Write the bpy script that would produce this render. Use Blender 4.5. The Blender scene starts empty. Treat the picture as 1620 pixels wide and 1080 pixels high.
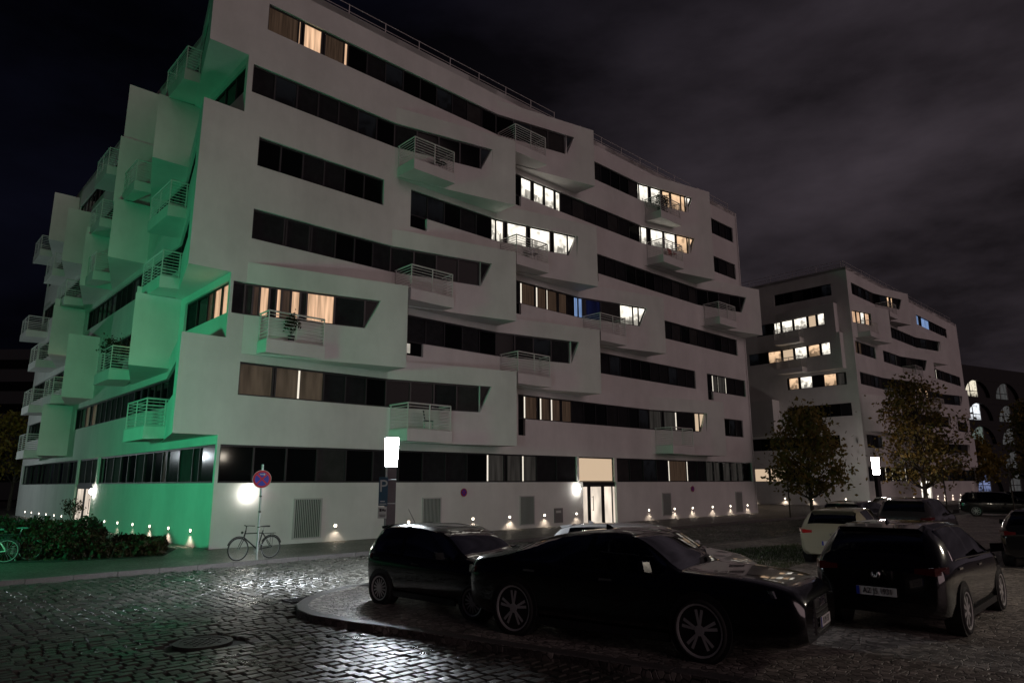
import bpy, bmesh, math, random
from mathutils import Vector, Matrix
random.seed(7)
R = math.radians
scn = bpy.context.scene
col = scn.collection

# ------------------------------------------------------------------ camera
cam = bpy.data.cameras.new('camera'); cam_o = bpy.data.objects.new('camera', cam); col.objects.link(cam_o)
cam.sensor_width = 36.0; cam.lens = 24.095; cam.clip_start = 0.1; cam.clip_end = 3000
rt = Vector((0.9999914, 0.00083983, -0.00406005)); upv = Vector((0.004146, -0.20256253, 0.97926055)); fw = Vector((0.0, 0.97926897, 0.20256427))
CAMZ = 2.2
cam_o.matrix_world = Matrix(((rt.x, upv.x, -fw.x, 0), (rt.y, upv.y, -fw.y, 0), (rt.z, upv.z, -fw.z, CAMZ), (0, 0, 0, 1)))
scn.camera = cam_o

# ------------------------------------------------------------------ world: overcast city night sky
w = bpy.data.worlds.new('World'); scn.world = w; w.use_nodes = True
nt = w.node_tree; nt.nodes.clear()
N_ = lambda t: nt.nodes.new(t)
wout = N_('ShaderNodeOutputWorld'); bg = N_('ShaderNodeBackground'); bg2 = N_('ShaderNodeBackground'); addsh = N_('ShaderNodeAddShader')
sky = N_('ShaderNodeTexSky'); sky.sky_type = 'NISHITA'; sky.sun_disc = False; sky.sun_elevation = R(-8); sky.sun_rotation = R(140)
nt.links.new(sky.outputs[0], bg2.inputs[0]); bg2.inputs[1].default_value = 0.05
tc = N_('ShaderNodeTexCoord')
mp = N_('ShaderNodeMapping'); mp.inputs['Scale'].default_value = (1.0, 1.0, 2.6)
nz = N_('ShaderNodeTexNoise'); nz.inputs['Scale'].default_value = 2.6; nz.inputs['Detail'].default_value = 7; nz.inputs['Roughness'].default_value = 0.55
nt.links.new(tc.outputs['Generated'], mp.inputs[0]); nt.links.new(mp.outputs[0], nz.inputs['Vector'])
dotn = N_('ShaderNodeVectorMath'); dotn.operation = 'DOT_PRODUCT'; dotn.inputs[1].default_value = (0.80, 0.56, -0.30)
nt.links.new(tc.outputs['Generated'], dotn.inputs[0])
glow = N_('ShaderNodeMapRange'); glow.inputs[1].default_value = 0.05; glow.inputs[2].default_value = 0.98; glow.interpolation_type = 'SMOOTHSTEP'
nt.links.new(dotn.outputs['Value'], glow.inputs[0])
cr = N_('ShaderNodeMapRange'); cr.inputs[1].default_value = 0.36; cr.inputs[2].default_value = 0.70; cr.inputs[3].default_value = 0.42; cr.inputs[4].default_value = 2.1
nt.links.new(nz.outputs['Fac'], cr.inputs[0])
cmix = N_('ShaderNodeMix'); cmix.data_type = 'RGBA'
cmix.inputs[6].default_value = (0.0012, 0.0013, 0.0030, 1); cmix.inputs[7].default_value = (0.0265, 0.0212, 0.0255, 1)
nt.links.new(glow.outputs[0], cmix.inputs[0])
cmul = N_('ShaderNodeVectorMath'); cmul.operation = 'SCALE'
nt.links.new(cmix.outputs[2], cmul.inputs[0]); nt.links.new(cr.outputs[0], cmul.inputs['Scale'])
nt.links.new(cmul.outputs[0], bg.inputs[0]); bg.inputs[1].default_value = 1.0
nt.links.new(bg.outputs[0], addsh.inputs[0]); nt.links.new(bg2.outputs[0], addsh.inputs[1]); nt.links.new(addsh.outputs[0], wout.inputs[0])

def light(name, kind, loc, energy, color, **kw):
    l = bpy.data.lights.new(name, kind); l.energy = energy; l.color = color
    for k, v in kw.items(): setattr(l, k, v)
    o = bpy.data.objects.new(name, l); col.objects.link(o); o.location = loc
    return o
def aim(o, d): o.rotation_euler = Vector(d).to_track_quat('-Z', 'Y').to_euler()

# the faint city glow that falls on the street side, as one soft weak sun
sun = light('city_glow', 'SUN', (0, 0, 60), 0.40, (1.0, 0.72, 0.735), angle=R(40)); aim(sun, (-0.60, 0.69, -0.20))
# assumed green light source, left of the picture, added for the green wall cast
grn = light('assumed_green_light', 'AREA', (-18.5, 12.0, 3.8), 780, (0.07, 1.0, 0.44), shape='RECTANGLE', size=3.0, size_y=0.8, spread=R(140)); aim(grn, (0.06, 1.0, -0.10))
# assumed street lamp just right of the picture, mirrored in the dark hatchback's flank
light('assumed_lamp_light', 'POINT', (14.5, 13.0, 4.2), 380, (1.0, 0.88, 0.72), shadow_soft_size=0.25)

# assumed street lamp beyond the left edge, added to light the far balconies
light('assumed_lamp_light', 'POINT', (-41.5, 42.0, 4.5), 900, (0.85, 0.95, 1.0), shadow_soft_size=0.25)

scn.view_settings.view_transform = 'Standard'; scn.view_settings.look = 'None'; scn.view_settings.exposure = 0; scn.view_settings.gamma = 1
scn.view_settings.use_curve_mapping = False
scn.cycles.max_bounces = 6; scn.cycles.diffuse_bounces = 3; scn.cycles.glossy_bounces = 3; scn.cycles.transparent_max_bounces = 12
scn.cycles.sample_clamp_indirect = 3.0; scn.cycles.use_light_tree = True; scn.cycles.caustics_reflective = False; scn.cycles.caustics_refractive = False
scn.cycles.use_denoising = True

# ------------------------------------------------------------------ materials
MATS = {}
def mat(name, color=(0.5, 0.5, 0.5), rough=0.6, metal=0.0, spec=0.5, emit=None, estr=0.0, noise=None, bump=None, var=0.0, coat=0.0):
    if name in MATS: return MATS[name]
    m = bpy.data.materials.new(name); m.use_nodes = True; n = m.node_tree; b = n.nodes['Principled BSDF']
    b.inputs['Base Color'].default_value = (*color, 1); b.inputs['Roughness'].default_value = rough; b.inputs['Metallic'].default_value = metal
    b.inputs['Specular IOR Level'].default_value = spec; b.inputs['Coat Weight'].default_value = coat
    if emit: b.inputs['Emission Color'].default_value = (*emit, 1); b.inputs['Emission Strength'].default_value = estr
    if noise or bump or var:
        t = n.nodes.new('ShaderNodeTexCoord')
    if noise:   # (scale, amount): mottled colour
        nz = n.nodes.new('ShaderNodeTexNoise'); nz.inputs['Scale'].default_value = noise[0]; nz.inputs['Detail'].default_value = 6; nz.inputs['Roughness'].default_value = 0.65
        n.links.new(t.outputs['Object'], nz.inputs['Vector'])
        mr = n.nodes.new('ShaderNodeMapRange'); mr.inputs[1].default_value = 0.3; mr.inputs[2].default_value = 0.7; mr.inputs[3].default_value = 1 - noise[1]; mr.inputs[4].default_value = 1 + noise[1]
        n.links.new(nz.outputs['Fac'], mr.inputs[0])
        sc = n.nodes.new('ShaderNodeVectorMath'); sc.operation = 'SCALE'; sc.inputs[0].default_value = color
        n.links.new(mr.outputs[0], sc.inputs['Scale']); n.links.new(sc.outputs[0], b.inputs['Base Color'])
        if len(noise) > 2:   # roughness variation too
            m2 = n.nodes.new('ShaderNodeMapRange'); m2.inputs[1].default_value = 0.35; m2.inputs[2].default_value = 0.65; m2.inputs[3].default_value = rough - noise[2]; m2.inputs[4].default_value = rough + noise[2]
            n.links.new(nz.outputs['Fac'], m2.inputs[0]); n.links.new(m2.outputs[0], b.inputs['Roughness'])
    if bump:    # (scale, strength, distance)
        bz = n.nodes.new('ShaderNodeTexNoise'); bz.inputs['Scale'].default_value = bump[0]; bz.inputs['Detail'].default_value = 4
        n.links.new(t.outputs['Object'], bz.inputs['Vector'])
        bp = n.nodes.new('ShaderNodeBump'); bp.inputs['Strength'].default_value = bump[1]; bp.inputs['Distance'].default_value = bump[2]
        n.links.new(bz.outputs['Fac'], bp.inputs['Height']); n.links.new(bp.outputs[0], b.inputs['Normal'])
    MATS[name] = m
    return m

M_wall = mat('white_render', (0.62, 0.61, 0.59), 0.85, noise=(0.35, 0.10), bump=(60, 0.25, 0.01))
def wall_streaks(m):
    n = m.node_tree; b = n.nodes['Principled BSDF']; src = b.inputs['Base Color'].links[0].from_socket
    t = n.nodes.new('ShaderNodeTexCoord'); mp_ = n.nodes.new('ShaderNodeMapping'); mp_.inputs['Scale'].default_value = (.8, .8, .22); n.links.new(t.outputs['Object'], mp_.inputs[0])
    nz = n.nodes.new('ShaderNodeTexNoise'); nz.inputs['Scale'].default_value = 1.0; nz.inputs['Detail'].default_value = 5; nz.inputs['Roughness'].default_value = .7; n.links.new(mp_.outputs[0], nz.inputs['Vector'])
    mr = n.nodes.new('ShaderNodeMapRange'); mr.inputs[1].default_value = .35; mr.inputs[2].default_value = .7; mr.inputs[3].default_value = 1.03; mr.inputs[4].default_value = .93; n.links.new(nz.outputs['Fac'], mr.inputs[0])
    sc = n.nodes.new('ShaderNodeVectorMath'); sc.operation = 'SCALE'; n.links.new(src, sc.inputs[0]); n.links.new(mr.outputs[0], sc.inputs['Scale']); n.links.new(sc.outputs[0], b.inputs['Base Color'])
wall_streaks(M_wall)
M_frame = mat('dark_window_frame', (0.012, 0.012, 0.014), 0.45)
M_glass = mat('dark_glass', (0.004, 0.0045, 0.005), 0.07, spec=0.10)
M_curtain = mat('drawn_curtain', (0.018, 0.018, 0.020), 0.7, spec=0.04, noise=(3, 0.3))
M_core = mat('light_blocking_core', (0.02, 0.02, 0.02), 0.9)
M_rail = mat('galvanised_railing', (0.66, 0.65, 0.63), 0.55, metal=0.15)
M_black = mat('black_plastic', (0.012, 0.012, 0.013), 0.5)
M_rubber = mat('tyre_rubber', (0.012, 0.012, 0.012), 0.8)
M_alloy = mat('alloy_rim', (0.62, 0.62, 0.62), 0.42, metal=0.55)
M_chrome = mat('chrome', (0.8, 0.8, 0.8), 0.12, metal=1.0)
M_post = mat('dark_grey_post', (0.035, 0.032, 0.035), 0.45, metal=0.3)
M_steel = mat('galvanised_steel', (0.35, 0.36, 0.36), 0.45, metal=0.7)
M_stone = mat('wet_cobble', (0.058, 0.055, 0.048), 0.24, noise=(7, 0.45, 0.09), bump=(26, 0.55, 0.012), spec=0.5)
def stone_variation(m):
    n = m.node_tree; b = n.nodes['Principled BSDF']; src = b.inputs['Base Color'].links[0].from_socket
    t = n.nodes.new('ShaderNodeTexCoord'); ge = n.nodes.new('ShaderNodeNewGeometry'); nz = n.nodes.new('ShaderNodeMapRange'); nz.inputs[3].default_value = .45; nz.inputs[4].default_value = 1.6
    n.links.new(ge.outputs['Random Per Island'], nz.inputs[0]); sc = n.nodes.new('ShaderNodeVectorMath'); sc.operation = 'SCALE'; n.links.new(src, sc.inputs[0]); n.links.new(nz.outputs[0], sc.inputs['Scale']); n.links.new(sc.outputs[0], b.inputs['Base Color'])
    big = n.nodes.new('ShaderNodeTexNoise'); big.inputs['Scale'].default_value = .55; big.inputs['Detail'].default_value = 4; ge2 = n.nodes.new('ShaderNodeNewGeometry'); n.links.new(ge2.outputs['Position'], big.inputs['Vector'])
    r2 = n.nodes.new('ShaderNodeMapRange'); r2.inputs[1].default_value = .35; r2.inputs[2].default_value = .65; r2.inputs[3].default_value = .20; r2.inputs[4].default_value = .42; n.links.new(big.outputs['Fac'], r2.inputs[0])
    ad = n.nodes.new('ShaderNodeMath'); ad.operation = 'ADD'; mm = n.nodes.new('ShaderNodeMapRange'); mm.inputs[3].default_value = -.04; mm.inputs[4].default_value = .10; n.links.new(ge.outputs['Random Per Island'], mm.inputs[0]); n.links.new(r2.outputs[0], ad.inputs[0]); n.links.new(mm.outputs[0], ad.inputs[1]); n.links.new(ad.outputs[0], b.inputs['Roughness'])
stone_variation(M_stone)
M_joint = mat('sandy_joint', (0.018, 0.017, 0.015), 0.75, noise=(5, 0.4), bump=(80, 0.4, 0.01))
M_kerb = mat('granite_kerb', (0.11, 0.105, 0.10), 0.5, noise=(30, 0.3), bump=(90, 0.3, 0.004))
M_asph = mat('wet_asphalt', (0.020, 0.019, 0.018), 0.6, noise=(1.2, 0.35), bump=(140, 0.6, 0.01))

def emis(name, color, strength, kind='plain', sx=9.0):
    """a lit window: light behind curtains or the bright room itself"""
    if name in MATS: return MATS[name]
    m = bpy.data.materials.new(name); m.use_nodes = True; n = m.node_tree; b = n.nodes['Principled BSDF']
    b.inputs['Base Color'].default_value = (0.01, 0.01, 0.01, 1); b.inputs['Roughness'].default_value = 0.1; b.inputs['Specular IOR Level'].default_value = 0.08
    b.inputs['Emission Color'].default_value = (*color, 1); b.inputs['Emission Strength'].default_value = strength
    if kind != 'plain':
        t = n.nodes.new('ShaderNodeTexCoord'); oi = n.nodes.new('ShaderNodeObjectInfo')
        off = n.nodes.new('ShaderNodeVectorMath'); off.operation = 'MULTIPLY_ADD'; off.inputs[1].default_value = (7.0, 3.0, 0); 
        cb = n.nodes.new('ShaderNodeCombineXYZ'); n.links.new(oi.outputs['Random'], cb.inputs[0])
        ad = n.nodes.new('ShaderNodeVectorMath'); ad.operation = 'ADD'
        sc = n.nodes.new('ShaderNodeVectorMath'); sc.operation = 'SCALE'; sc.inputs['Scale'].default_value = 40
        n.links.new(cb.outputs[0], sc.inputs[0]); n.links.new(t.outputs['UV'], ad.inputs[0]); n.links.new(sc.outputs[0], ad.inputs[1])
        mpp = n.nodes.new('ShaderNodeMapping'); mpp.inputs['Scale'].default_value = (sx, 0.5, 1) if kind == 'curtain' else (2.2, 2.2, 1)
        n.links.new(ad.outputs[0], mpp.inputs[0])
        nz = n.nodes.new('ShaderNodeTexNoise'); nz.inputs['Scale'].default_value = 1.0; nz.inputs['Detail'].default_value = 2 if kind == 'curtain' else 0.5
        n.links.new(mpp.outputs[0], nz.inputs['Vector'])
        mr = n.nodes.new('ShaderNodeMapRange')
        if kind == 'curtain': mr.inputs[1].default_value = 0.3; mr.inputs[2].default_value = 0.7; mr.inputs[3].default_value = 0.45 * strength; mr.inputs[4].default_value = 1.25 * strength
        else: mr.inputs[1].default_value = 0.26; mr.inputs[2].default_value = 0.50; mr.inputs[3].default_value = 0.35 * strength; mr.inputs[4].default_value = strength
        n.links.new(nz.outputs['Fac'], mr.inputs[0]); last = mr.outputs[0]
        if kind == 'room':      # furniture along the sill, brighter ceiling
            sp = n.nodes.new('ShaderNodeSeparateXYZ'); n.links.new(t.outputs['UV'], sp.inputs[0])
            m1 = n.nodes.new('ShaderNodeMapping'); m1.inputs['Scale'].default_value = (4.5, .9, 1); n.links.new(ad.outputs[0], m1.inputs[0])
            f1 = n.nodes.new('ShaderNodeTexVoronoi'); f1.inputs['Scale'].default_value = 1.0; n.links.new(m1.outputs[0], f1.inputs['Vector'])
            hs = n.nodes.new('ShaderNodeSeparateColor'); n.links.new(f1.outputs['Color'], hs.inputs[0])
            h1_ = n.nodes.new('ShaderNodeMapRange'); h1_.inputs[3].default_value = -.10; h1_.inputs[4].default_value = .62; n.links.new(hs.outputs[0], h1_.inputs[0])
            gt = n.nodes.new('ShaderNodeMath'); gt.operation = 'SUBTRACT'; n.links.new(sp.outputs[1], gt.inputs[0]); n.links.new(h1_.outputs[0], gt.inputs[1])
            sm = n.nodes.new('ShaderNodeMapRange'); sm.inputs[1].default_value = -.02; sm.inputs[2].default_value = .02; sm.inputs[3].default_value = .38; sm.inputs[4].default_value = 1.0; n.links.new(gt.outputs[0], sm.inputs[0])
            ce = n.nodes.new('ShaderNodeMapRange'); ce.inputs[1].default_value = .2; ce.inputs[2].default_value = 1.25; ce.inputs[3].default_value = .62; ce.inputs[4].default_value = 1.25; n.links.new(sp.outputs[1], ce.inputs[0])
            x1 = n.nodes.new('ShaderNodeMath'); x1.operation = 'MULTIPLY'; n.links.new(sm.outputs[0], x1.inputs[0]); n.links.new(ce.outputs[0], x1.inputs[1])
            x2 = n.nodes.new('ShaderNodeMath'); x2.operation = 'MULTIPLY'; n.links.new(x1.outputs[0], x2.inputs[0]); n.links.new(last, x2.inputs[1]); last = x2.outputs[0]
        n.links.new(last, b.inputs['Emission Strength'])
    MATS[name] = m
    return m
PANE = {
    'dark': M_glass, 'curt': M_curtain,
    'white': emis('lit_white', (1.0, 0.93, 0.80), 1.5, 'room'),
    'warm': emis('lit_warm', (1.0, 0.66, 0.40), 0.95, 'room'),
    'peach': emis('lit_peach', (1.0, 0.62, 0.38), 0.85, 'curtain', 8),
    'brown': emis('lit_brown_curtain', (0.75, 0.46, 0.30), 0.055, 'curtain', 14),
    'olive': emis('lit_olive_blind', (0.70, 0.52, 0.36), 0.085, 'curtain', 3),
    'slit': emis('lit_slit', (1.0, 0.90, 0.75), 1.0),
    'cool': emis('lit_cool', (0.35, 0.55, 1.0), 0.55, 'curtain', 6),
    'navy': emis('lit_navy', (0.03, 0.05, 0.25), 0.08, 'curtain', 6),
    'cream': emis('lit_cream', (1.0, 0.74, 0.50), 0.62, 'plain'),
    'door': emis('lit_door_glass', (1.0, 0.85, 0.70), 0.95, 'curtain', 1.2),
    'dim': emis('dim_room', (.30, .34, .42), .010, 'room'), 'blind': mat('half_drawn_blind', (.034, .033, .033), .7, spec=.04, noise=(2, .25)),
    'grey': emis('lit_grey_curtain', (0.5, 0.45, 0.40), 0.05, 'curtain', 5),
}

# ------------------------------------------------------------------ mesh helpers
class MB:
    def __init__(s): s.v = []; s.f = []; s.uv = None
    def quad(s, *p):
        b = len(s.v); s.v += [tuple(q) for q in p]; s.f.append(tuple(range(b, b + len(p))))
    def hexa(s, p):   # 8 points: bottom 4 ccw, top 4
        b = len(s.v); s.v += [tuple(q) for q in p]
        for f in ((3, 2, 1, 0), (4, 5, 6, 7), (0, 1, 5, 4), (1, 2, 6, 5), (2, 3, 7, 6), (3, 0, 4, 7)): s.f.append(tuple(b + i for i in f))
    def box(s, c, sz, M=None):
        x, y, z = sz[0] / 2, sz[1] / 2, sz[2] / 2
        p = [Vector(q) for q in ((-x, -y, -z), (x, -y, -z), (x, y, -z), (-x, y, -z), (-x, -y, z), (x, -y, z), (x, y, z), (-x, y, z))]
        if M: p = [M @ q for q in p]
        c = Vector(c); s.hexa([q + c for q in p])
    def bar(s, a, b, r, r2=None, n=6):
        a = Vector(a); b = Vector(b); d = b - a
        if d.length < 1e-6: return
        r2 = r if r2 is None else r2; q = d.to_track_quat('Z', 'Y'); k = len(s.v)
        for P, rr in ((a, r), (b, r2)):
            for i in range(n):
                t = 2 * math.pi * i / n; s.v.append(tuple(P + q @ Vector((math.cos(t) * rr, math.sin(t) * rr, 0))))
        for i in range(n):
            j = (i + 1) % n; s.f.append((k + i, k + j, k + n + j, k + n + i))
        s.f.append(tuple(k + i for i in reversed(range(n)))); s.f.append(tuple(k + n + i for i in range(n)))
    def path(s, pts, r, n=6):
        for a, b in zip(pts, pts[1:]): s.bar(a, b, r, None, n)
    def lathe(s, prof, c, axis, n=24, close=True):   # prof: (radius, offset along axis)
        q = Vector(axis).to_track_quat('Z', 'Y'); c = Vector(c); k = len(s.v); m = len(prof)
        for i in range(n):
            t = 2 * math.pi * i / n
            for r_, h in prof: s.v.append(tuple(c + q @ Vector((math.cos(t) * r_, math.sin(t) * r_, h))))
        for i in range(n):
            j = (i + 1) % n
            for a in range(m - 1 if not close else m):
                b = (a + 1) % m; s.f.append((k + i * m + a, k + j * m + a, k + j * m + b, k + i * m + b))
    def torus(s, c, axis, Rr, r, n=28, m=8):
        s.lathe([(Rr + r * math.cos(2 * math.pi * i / m), r * math.sin(2 * math.pi * i / m)) for i in range(m)], c, axis, n)
    def disc(s, c, axis, rad, th, n=28):
        s.lathe([(0.0005, 0), (rad, 0), (rad, th), (0.0005, th)], c, axis, n)
    def build(s, name, m, parent=None, smooth=False):
        me = bpy.data.meshes.new(name); me.from_pydata(s.v, [], s.f)
        if s.uv:
            ul = me.uv_layers.new(name='UVMap')
            for l in me.loops: ul.data[l.index].uv = s.uv[l.vertex_index]
        me.materials.append(m)
        if smooth:
            me.polygons.foreach_set('use_smooth', [True] * len(me.polygons))
        me.update()
        return link(name, me, parent)
def link(name, me, parent=None):
    o = bpy.data.objects.new(name, me); col.objects.link(o)
    if parent:
        o.parent = parent
        if parent.get('worldspace'): o.location = -parent.location
    return o
def tag(o, label, cat, group=None):
    o['label'] = label; o['category'] = cat
    if group: o['group'] = group
    return o
def thing(name, label, cat, loc=(0, 0, 0), rz=0.0, group=None, world=False):
    o = bpy.data.objects.new(name, None); col.objects.link(o); o.location = loc; o.rotation_euler = (0, 0, rz); o.empty_display_size = 0.3
    if world: o['worldspace'] = 1
    return tag(o, label, cat, group)
def struct(o): o['kind'] = 'structure'; return o
def text_mesh(name, body, size, m, parent, M, extrude=0.002):
    cu = bpy.data.curves.new(name, 'FONT'); cu.body = body; cu.size = size; cu.extrude = extrude; cu.align_x = 'CENTER'; cu.align_y = 'CENTER'; cu.resolution_u = 3
    t = bpy.data.objects.new('tmp', cu); col.objects.link(t)
    me = bpy.data.meshes.new_from_object(t.evaluated_get(bpy.context.evaluated_depsgraph_get()))
    bpy.data.objects.remove(t); me.name = name; me.materials.clear(); me.materials.append(m)
    me.transform(M)
    return link(name, me, parent)
ORD = ['first', 'second', 'third', 'fourth', 'fifth', 'sixth', 'seventh', 'eighth', 'ninth', 'tenth', 'eleventh', 'twelfth', 'thirteenth', 'fourteenth', 'fifteenth', 'sixteenth']

# ------------------------------------------------------------------ main axes of the place
C0 = Vector((-10.589, 24.798, 0)); U1 = Vector((0.72611, 0.68758, 0)); U2 = Vector((-0.68758, 0.72611, 0)); N1 = Vector((0.68758, -0.72611, 0)); N2 = Vector((-0.72611, -0.68758, 0))
ZS = -0.10            # street level (0 = pavement level)
ZB = [2.26, 5.45, 8.50, 11.56, 14.61, 17.66, 20.70]; ZT = [3.63, 6.70, 9.75, 12.80, 15.86, 18.90, 21.92]; ZR = 23.35

# ------------------------------------------------------------------ ground, street, pavement, kerbs
g = MB(); g.quad((-1500, -300, -0.30), (1500, -300, -0.30), (1500, 2500, -0.30), (-1500, 2500, -0.30))
struct(g.build('ground', mat('dark_earth', (0.02, 0.02, 0.018), 0.9)))
def P(u, d, z=0.0): 
    q = C0 + U1 * u + N1 * d; return Vector((q.x, q.y, z))
D1 = 4.72             # pavement kerb distance from the facade
D2 = 11.55            # parking-island kerb distance
st = MB(); st.quad(P(-60, D1 - 0.05, ZS - 0.045), P(-60, 60, ZS - 0.045), P(140, 60, ZS - 0.045), P(140, D1 - 0.05, ZS - 0.045))
street = struct(st.build('street', M_joint))
# pavement in front of both buildings and round the green corner
pv = MB(); pv.hexa([P(-60, D1 - .12, -.29), P(140, D1 - .12, -.29), P(140, -60, -.29), P(-60, -60, -.29), P(-60, D1 - .12), P(140, D1 - .12), P(140, -60), P(-60, -60)])
def mosaic(name, base, scale, wetspec=0.5, rough=0.55):
    m = bpy.data.materials.new(name); m.use_nodes = True; n = m.node_tree; b = n.nodes['Principled BSDF']
    t = n.nodes.new('ShaderNodeTexCoord'); vo = n.nodes.new('ShaderNodeTexVoronoi'); vo.inputs['Scale'].default_value = scale; vo.feature = 'F1'
    ve = n.nodes.new('ShaderNodeTexVoronoi'); ve.inputs['Scale'].default_value = scale; ve.feature = 'DISTANCE_TO_EDGE'
    n.links.new(t.outputs['Object'], vo.inputs['Vector']); n.links.new(t.outputs['Object'], ve.inputs['Vector'])
    nz = n.nodes.new('ShaderNodeTexNoise'); nz.inputs['Scale'].default_value = 0.7; nz.inputs['Detail'].default_value = 5; n.links.new(t.outputs['Object'], nz.inputs['Vector'])
    sx = n.nodes.new('ShaderNodeSeparateColor'); n.links.new(vo.outputs['Color'], sx.inputs[0])
    mr = n.nodes.new('ShaderNodeMapRange'); mr.inputs[3].default_value = 0.45; mr.inputs[4].default_value = 1.4; n.links.new(sx.outputs[0], mr.inputs[0])
    er = n.nodes.new('ShaderNodeMapRange'); er.inputs[1].default_value = 0.0; er.inputs[2].default_value = 0.09; er.inputs[3].default_value = 0.25; n.links.new(ve.outputs['Distance'], er.inputs[0])
    mm = n.nodes.new('ShaderNodeMath'); mm.operation = 'MULTIPLY'; n.links.new(mr.outputs[0], mm.inputs[0]); n.links.new(er.outputs[0], mm.inputs[1])
    m3 = n.nodes.new('ShaderNodeMath'); m3.operation = 'MULTIPLY'; n.links.new(mm.outputs[0], m3.inputs[0])
    n2 = n.nodes.new('ShaderNodeMapRange'); n2.inputs[1].default_value = 0.3; n2.inputs[2].default_value = 0.7; n2.inputs[3].default_value = 0.6; n2.inputs[4].default_value = 1.35; n.links.new(nz.outputs['Fac'], n2.inputs[0]); n.links.new(n2.outputs[0], m3.inputs[1])
    sc = n.nodes.new('ShaderNodeVectorMath'); sc.operation = 'SCALE'; sc.inputs[0].default_value = base; n.links.new(m3.outputs[0], sc.inputs['Scale'])
    n.links.new(sc.outputs[0], b.inputs['Base Color']); b.inputs['Roughness'].default_value = rough; b.inputs['Specular IOR Level'].default_value = wetspec
    bp = n.nodes.new('ShaderNodeBump'); bp.inputs['Strength'].default_value = 1.0; bp.inputs['Distance'].default_value = 0.018
    n.links.new(er.outputs[0], bp.inputs['Height']); n.links.new(bp.outputs[0], b.inputs['Normal'])
    return m
M_mos = mosaic('mosaic_paving', (0.13, 0.12, 0.105), 13, 0.6, 0.42)
M_grit = mosaic('gritty_parking_paving', (0.36, 0.325, 0.295), 10, 0.5, 0.50)
pavement = struct(pv.build('pavement', M_mos))

# parking island: everything right of a rounded kerb line
edge = [(-3.75, 15.85), (-4.0, 15.0), (-4.12, 14.2), (-4.08, 13.6), (-3.85, 12.95), (-3.42, 12.40), (-2.70, 11.88), (-1.95, 11.44), (-1.05, 10.82), (-0.15, 10.20), (1.2, 9.25), (3.2, 7.85), (6.2, 5.7), (12, 1.5)]
far_edge = P(95, D2)
poly = [Vector((x, y, 0)) for x, y in edge] + [Vector((60, -10, 0)), Vector((140, 60, 0)), far_edge]
isl = MB(); b0 = len(poly); isl.v = [(p.x, p.y, 0.0) for p in poly] + [(p.x, p.y, -0.29) for p in poly]
isl.f = [tuple(reversed(range(b0)))] + [(i, (i + 1) % b0, b0 + (i + 1) % b0, b0 + i) for i in range(b0)]
bmx = bmesh.new(); me_i = bpy.data.meshes.new('parking_island'); me_i.from_pydata(isl.v, [], isl.f); bmx.from_mesh(me_i); bmesh.ops.recalc_face_normals(bmx, faces=bmx.faces); bmx.to_mesh(me_i); bmx.free(); me_i.materials.append(M_grit)
island = struct(link('parking_island', me_i))

def kerb_run(pts, parent, width=0.16, step=1.0, z1=0.012, z0=-0.28, maxn=80):
    """granite kerb stones laid end to end along a polyline (outer face on the line)"""
    pts = [Vector((p[0], p[1], 0)) for p in pts]; seg = []
    for a, b in zip(pts, pts[1:]):
        L = (b - a).length; n = max(1, round(L / step))
        for i in range(n): seg.append((a.lerp(b, i / n), a.lerp(b, (i + 1) / n)))
    for a, b in seg[:maxn]:
        d = (b - a).normalized(); s = Vector((-d.y, d.x, 0)); g_ = 0.006
        a2 = a + d * g_; b2 = b - d * g_; dz = random.uniform(-0.004, 0.004); ch = 0.015
        m = MB(); q = []
        for z, o_ in ((z0, 0.0), (z1 - ch + dz, 0.0)):
            q += [Vector((v.x, v.y, z)) for v in (a2, b2, b2 + s * width, a2 + s * width)]
        m.hexa(q); k = 4
        m.hexa([*q[4:], *[Vector((v.x, v.y, z1 + dz)) for v in (a2 + s * ch, b2 + s * ch, b2 + s * (width - ch), a2 + s * (width - ch))]])
        m.build('kerb_stone', M_kerb, parent)
kerb_run([P(-9, D1)[:2], P(44, D1)[:2]], pavement, 0.14, 1.0)
kerb_run([P(40, D2)[:2]] + edge[:13], island, 0.22, 0.9, maxn=90)

# cobblestones: courses across the street and along the branch road
def stone_mesh(i):
    r_ = random.Random(100 + i); lx = r_.uniform(0.150, 0.200); ly = r_.uniform(0.140, 0.165); h = 0.05; e = 0.022
    m = MB(); jit = lambda: r_.uniform(-0.011, 0.011)
    base = [(-lx / 2, -ly / 2), (lx / 2, -ly / 2), (lx / 2, ly / 2), (-lx / 2, ly / 2)]
    b1 = [(x + jit(), y + jit()) for x, y in base]
    m.v = [(x, y, -h) for x, y in b1] + [(x, y, -0.018 + jit() * .4) for x, y in b1] + [(x * 0.87, y * 0.85, jit() * .30) for x, y in b1] + [(jit(), jit(), 0.0025)]
    m.f = []
    for k in range(4):
        j = (k + 1) % 4
        m.f += [(k, j, 4 + j, 4 + k), (4 + k, 4 + j, 8 + j, 8 + k), (8 + k, 8 + j, 12)]
    me = bpy.data.meshes.new('cobblestone'); me.from_pydata(m.v, [], m.f); me.materials.append(M_stone); me.update()
    me.polygons.foreach_set('use_smooth', [False] * len(me.polygons))
    return me, m
STONES = [stone_mesh(i) for i in range(12)]
def in_poly(x, y, poly):
    c = False; j = len(poly) - 1
    for i in range(len(poly)):
        xi, yi = poly[i][0], poly[i][1]; xj, yj = poly[j][0], poly[j][1]
        if (yi > y) != (yj > y) and x < (xj - xi) * (y - yi) / (yj - yi) + xi: c = not c
        j = i
    return c
place = []
def proj(p):
    d = Vector(p) - Vector((0, 0, CAMZ)); w_ = d.dot(fw)
    if w_ < 0.5: return None
    return (810 + 1084.275 * d.dot(rt) / w_, 540 - 1084.275 * d.dot(upv) / w_, w_)
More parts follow.
